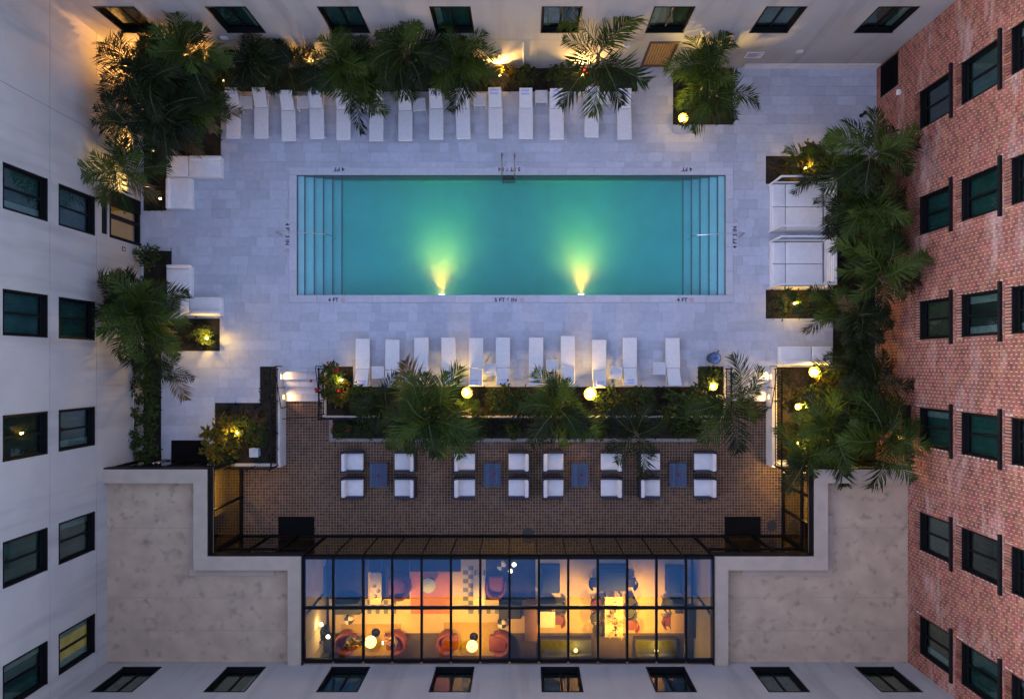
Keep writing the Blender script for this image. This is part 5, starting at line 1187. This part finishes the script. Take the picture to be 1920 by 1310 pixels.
for i, (px, py) in enumerate(((715, 1152), (815, 1155), (905, 1152), (1075, 1150), (1150, 1150), (1225, 1150))):  # added lamps that brighten the room, hung from the roof bars
    p = W(px, py, TZ); x = min(gx, key=lambda q: abs(q - p.x)); r = empty('added_spotlight', (x, p.y + .1, gz - .14), '%s added spotlight from the western end under the glass roof bars' % ORD[i], 'spotlight', 'added spotlights under the glass roof')
    mb = MB(); mb.tube([(0, 0, 0), (0, 0, -.12)], .05, 10); mb.build('housing', BLACK, r); mb = MB(); mb.lathe((0, 0, -.13), [(.04, 0), (.04, .008)], 12); mb.build('lens', GLOWS, r)
    lamp('SPOT', r, (0, 0, -.18), 270 if i < 3 else 330, (1, .53, .07), .05, (.0, -.04, -1), 84, .8)
for i, px in enumerate((1080, 1232)):
    r = empty('table_lamp', F(px, 1222, TZ + .9) + Vector((0, 0, 0)), 'small glowing table lamp on a dark stand, %s olive booth' % ('western' if i == 0 else 'eastern'), 'lamp', 'booth lamps')
    mb = MB(); mb.lathe((0, 0, 0), [(.07, 0), (.07, .02), (.015, .03), (.015, .75)], 12); mb.build('stand', BLACK, r, True); mb = MB(); mb.lathe((0, 0, .72), [(.09, 0), (.05, .12), (.045, .12)], 14); mb.build('shade', M('small_shade', (.7, .5, .2), .7, emit=.6, ecol=(1, .68, .2)), r, True)
    lamp('POINT', r, (0, .14, .8), 9, (1, .66, .2), .05)
# wall glow lamps inside the two lounge buildings
for x, y, w_, lab in ((-13.35, -5.55, 130, 'round glowing wall lamp inside the western lounge window'), (12.15, -6.1, 150, 'glowing ceiling lamp inside the eastern lounge window'), (-10.9, -8.8, 6, 'dim ceiling lamp behind the western terrace doors'), (9.6, -8.8, 22, 'ceiling lamp behind the eastern terrace doors')):
    r = empty('lounge_lamp', (x, y, 1.6), lab, 'lamp'); mb = MB(); mb.lathe((0, 0, 0), [(.001, -.12), (.09, -.08), (.12, 0), (.09, .08), (.001, .12)], 16); mb.build('globe', GLOBE, r, True); mb = MB(); mb.tube([(0, 0, .12), (0, 0, .85)], .01, 6); mb.build('cord', BLACK, r)
    lamp('POINT', r, (0, 0, -.22), w_, (1, .66, .10), .1)

# ---------------------------------------------------------------- seated guests
SKIN = M('skin', (.45, .26, .17), .55, (.40, .22, .14), 9)
def skin_mesh(name, verts, edges, radii, mat, root_i, parent):
    me = bpy.data.meshes.new(name); me.from_pydata([Vector(v) for v in verts], edges, []); me.materials.append(mat); o = link(name, me, parent)
    md = o.modifiers.new('skin', 'SKIN'); md.use_smooth_shade = True
    for i, q in enumerate(radii): me.skin_vertices[0].data[i].radius = (q, q); me.skin_vertices[0].data[i].use_root = (i == root_i)
    o.modifiers.new('sub', 'SUBSURF').levels = 1; o.modifiers['sub'].render_levels = 2
    return o
def person(p, rot, label, shirt, trousers, hair, reach):
    r = empty('person', p, label, 'person', rotz=rot)
    V, E, Q = [], [], []
    def v(c, rad, par=None):
        V.append(c); Q.append(rad)
        if par is not None: E.append((par, len(V) - 1))
        return len(V) - 1
    pel = v((0, 0, .56), .13); ab = v((-.05, 0, .74), .125, pel); ch = v((-.06, 0, .92), .135, ab); nk = v((-.03, 0, 1.06), .055, ch); hd = v((.0, 0, 1.15), .085, nk); hd2 = v((.015, 0, 1.24), .095, hd); hd3 = v((.0, 0, 1.31), .06, hd2); nose = v((.11, 0, 1.21), .018, hd2)
    wr = {}
    for s in (-1, 1):
        sh = v((-.05, s * .18, .97), .062, ch); el = v((.02, s * .25, .72), .045, sh); w0 = v((.26, s * reach, .76), .030, el); pm = v((.33, s * (reach - .01), .77), .034, w0); wr[s] = pm
        for k in range(4):
            off = (k - 1.5) * .02; k1 = v((.39, s * (reach - .01) + off, .785), .0095, pm); k2 = v((.42, s * (reach - .01) + off, .765 + .004 * k), .008, k1)
        t1 = v((.33, s * (reach - .05), .80), .010, pm); v((.36, s * (reach - .07), .81), .008, t1)
        hp = v((.02, s * .10, .53), .10, pel); kn = v((.45, s * .13, .54), .072, hp); an = v((.47, s * .13, .10), .045, kn); v((.60, s * .14, .05), .04, an)
    skin_mesh('body', V, E, Q, SKIN, 0, r)
    Vs = [(0, 0, .58), (-.05, 0, .74), (-.06, 0, .92), (-.045, 0, 1.02)]; Es = [(0, 1), (1, 2), (2, 3)]; Qs = [.148, .145, .155, .075]
    for s in (-1, 1):
        i = len(Vs); Vs += [(-.05, s * .18, .97), (.02, s * .25, .72), (.16, s * (.25 + reach) / 2, .745)]; Es += [(2, i), (i, i + 1), (i + 1, i + 2)]; Qs += [.078, .06, .046]
    skin_mesh('shirt', Vs, Es, Qs, shirt, 0, r)
    Vs = [(0, 0, .55)]; Es = []; Qs = [.145]
    for s in (-1, 1):
        i = len(Vs); Vs += [(.03, s * .10, .53), (.45, s * .13, .54), (.47, s * .13, .16)]; Es += [(0, i), (i, i + 1), (i + 1, i + 2)]; Qs += [.112, .084, .062]
    skin_mesh('trousers', Vs, Es, Qs, trousers, 0, r)
    mb = MB(); mb.lathe((-.02, 0, 1.22), [(.105, -.06), (.112, .03), (.09, .10), (.04, .135), (.001, .14)], 16); mb.build('hair', hair, r, True)
    mb = MB()
    for s in (-1, 1): mb.lathe((.10, s * .035, 1.245), [(.001, -.012), (.012, 0), (.001, .012)], 8)
    mb.build('eyes', M('eye', (.02, .015, .01), .3), r)
    mb = MB(); mb.rbox((.098, 0, 1.165), (.012, .045, .012), .004, 1); mb.build('mouth', M('lips', (.35, .12, .10), .6), r)
    return r
HAIR = M('dark_hair', (.015, .01, .008), .6)
p1 = F(738, 1204, TZ + .8); person(p1, R(180), 'person in cream top seated in orange armchair looking at a lit phone', M('cream_shirt', (.66, .58, .42), .85), M('brown_trousers', (.22, .11, .05), .85), HAIR, .08)
mb = MB(); mb.rbox((0, 0, 0), (.085, .15, .012), .004, 1, (0, R(-35), 0)); r = mb.build('phone', BLACK, loc=p1 + Vector((-.47, 0, .84))); tag(r, 'lit phone held by the guest in the cream top', 'phone')
mb = MB(); mb.cbox((-.004, 0, .008), (.075, .14, .003), (0, R(-35), 0)); mb.build('screen', M('phone_screen', (.8, .9, 1), .4, emit=1.2, ecol=(.85, .92, 1)), r)
p2 = F(655, 1204, TZ + .8); person(p2, R(-5), 'person in dark patterned clothes seated in orange armchair with hands on lap', M('dark_print', (.05, .055, .045), .85, (.12, .10, .05), 30), M('navy_trousers', (.02, .025, .04), .85), HAIR, .12)
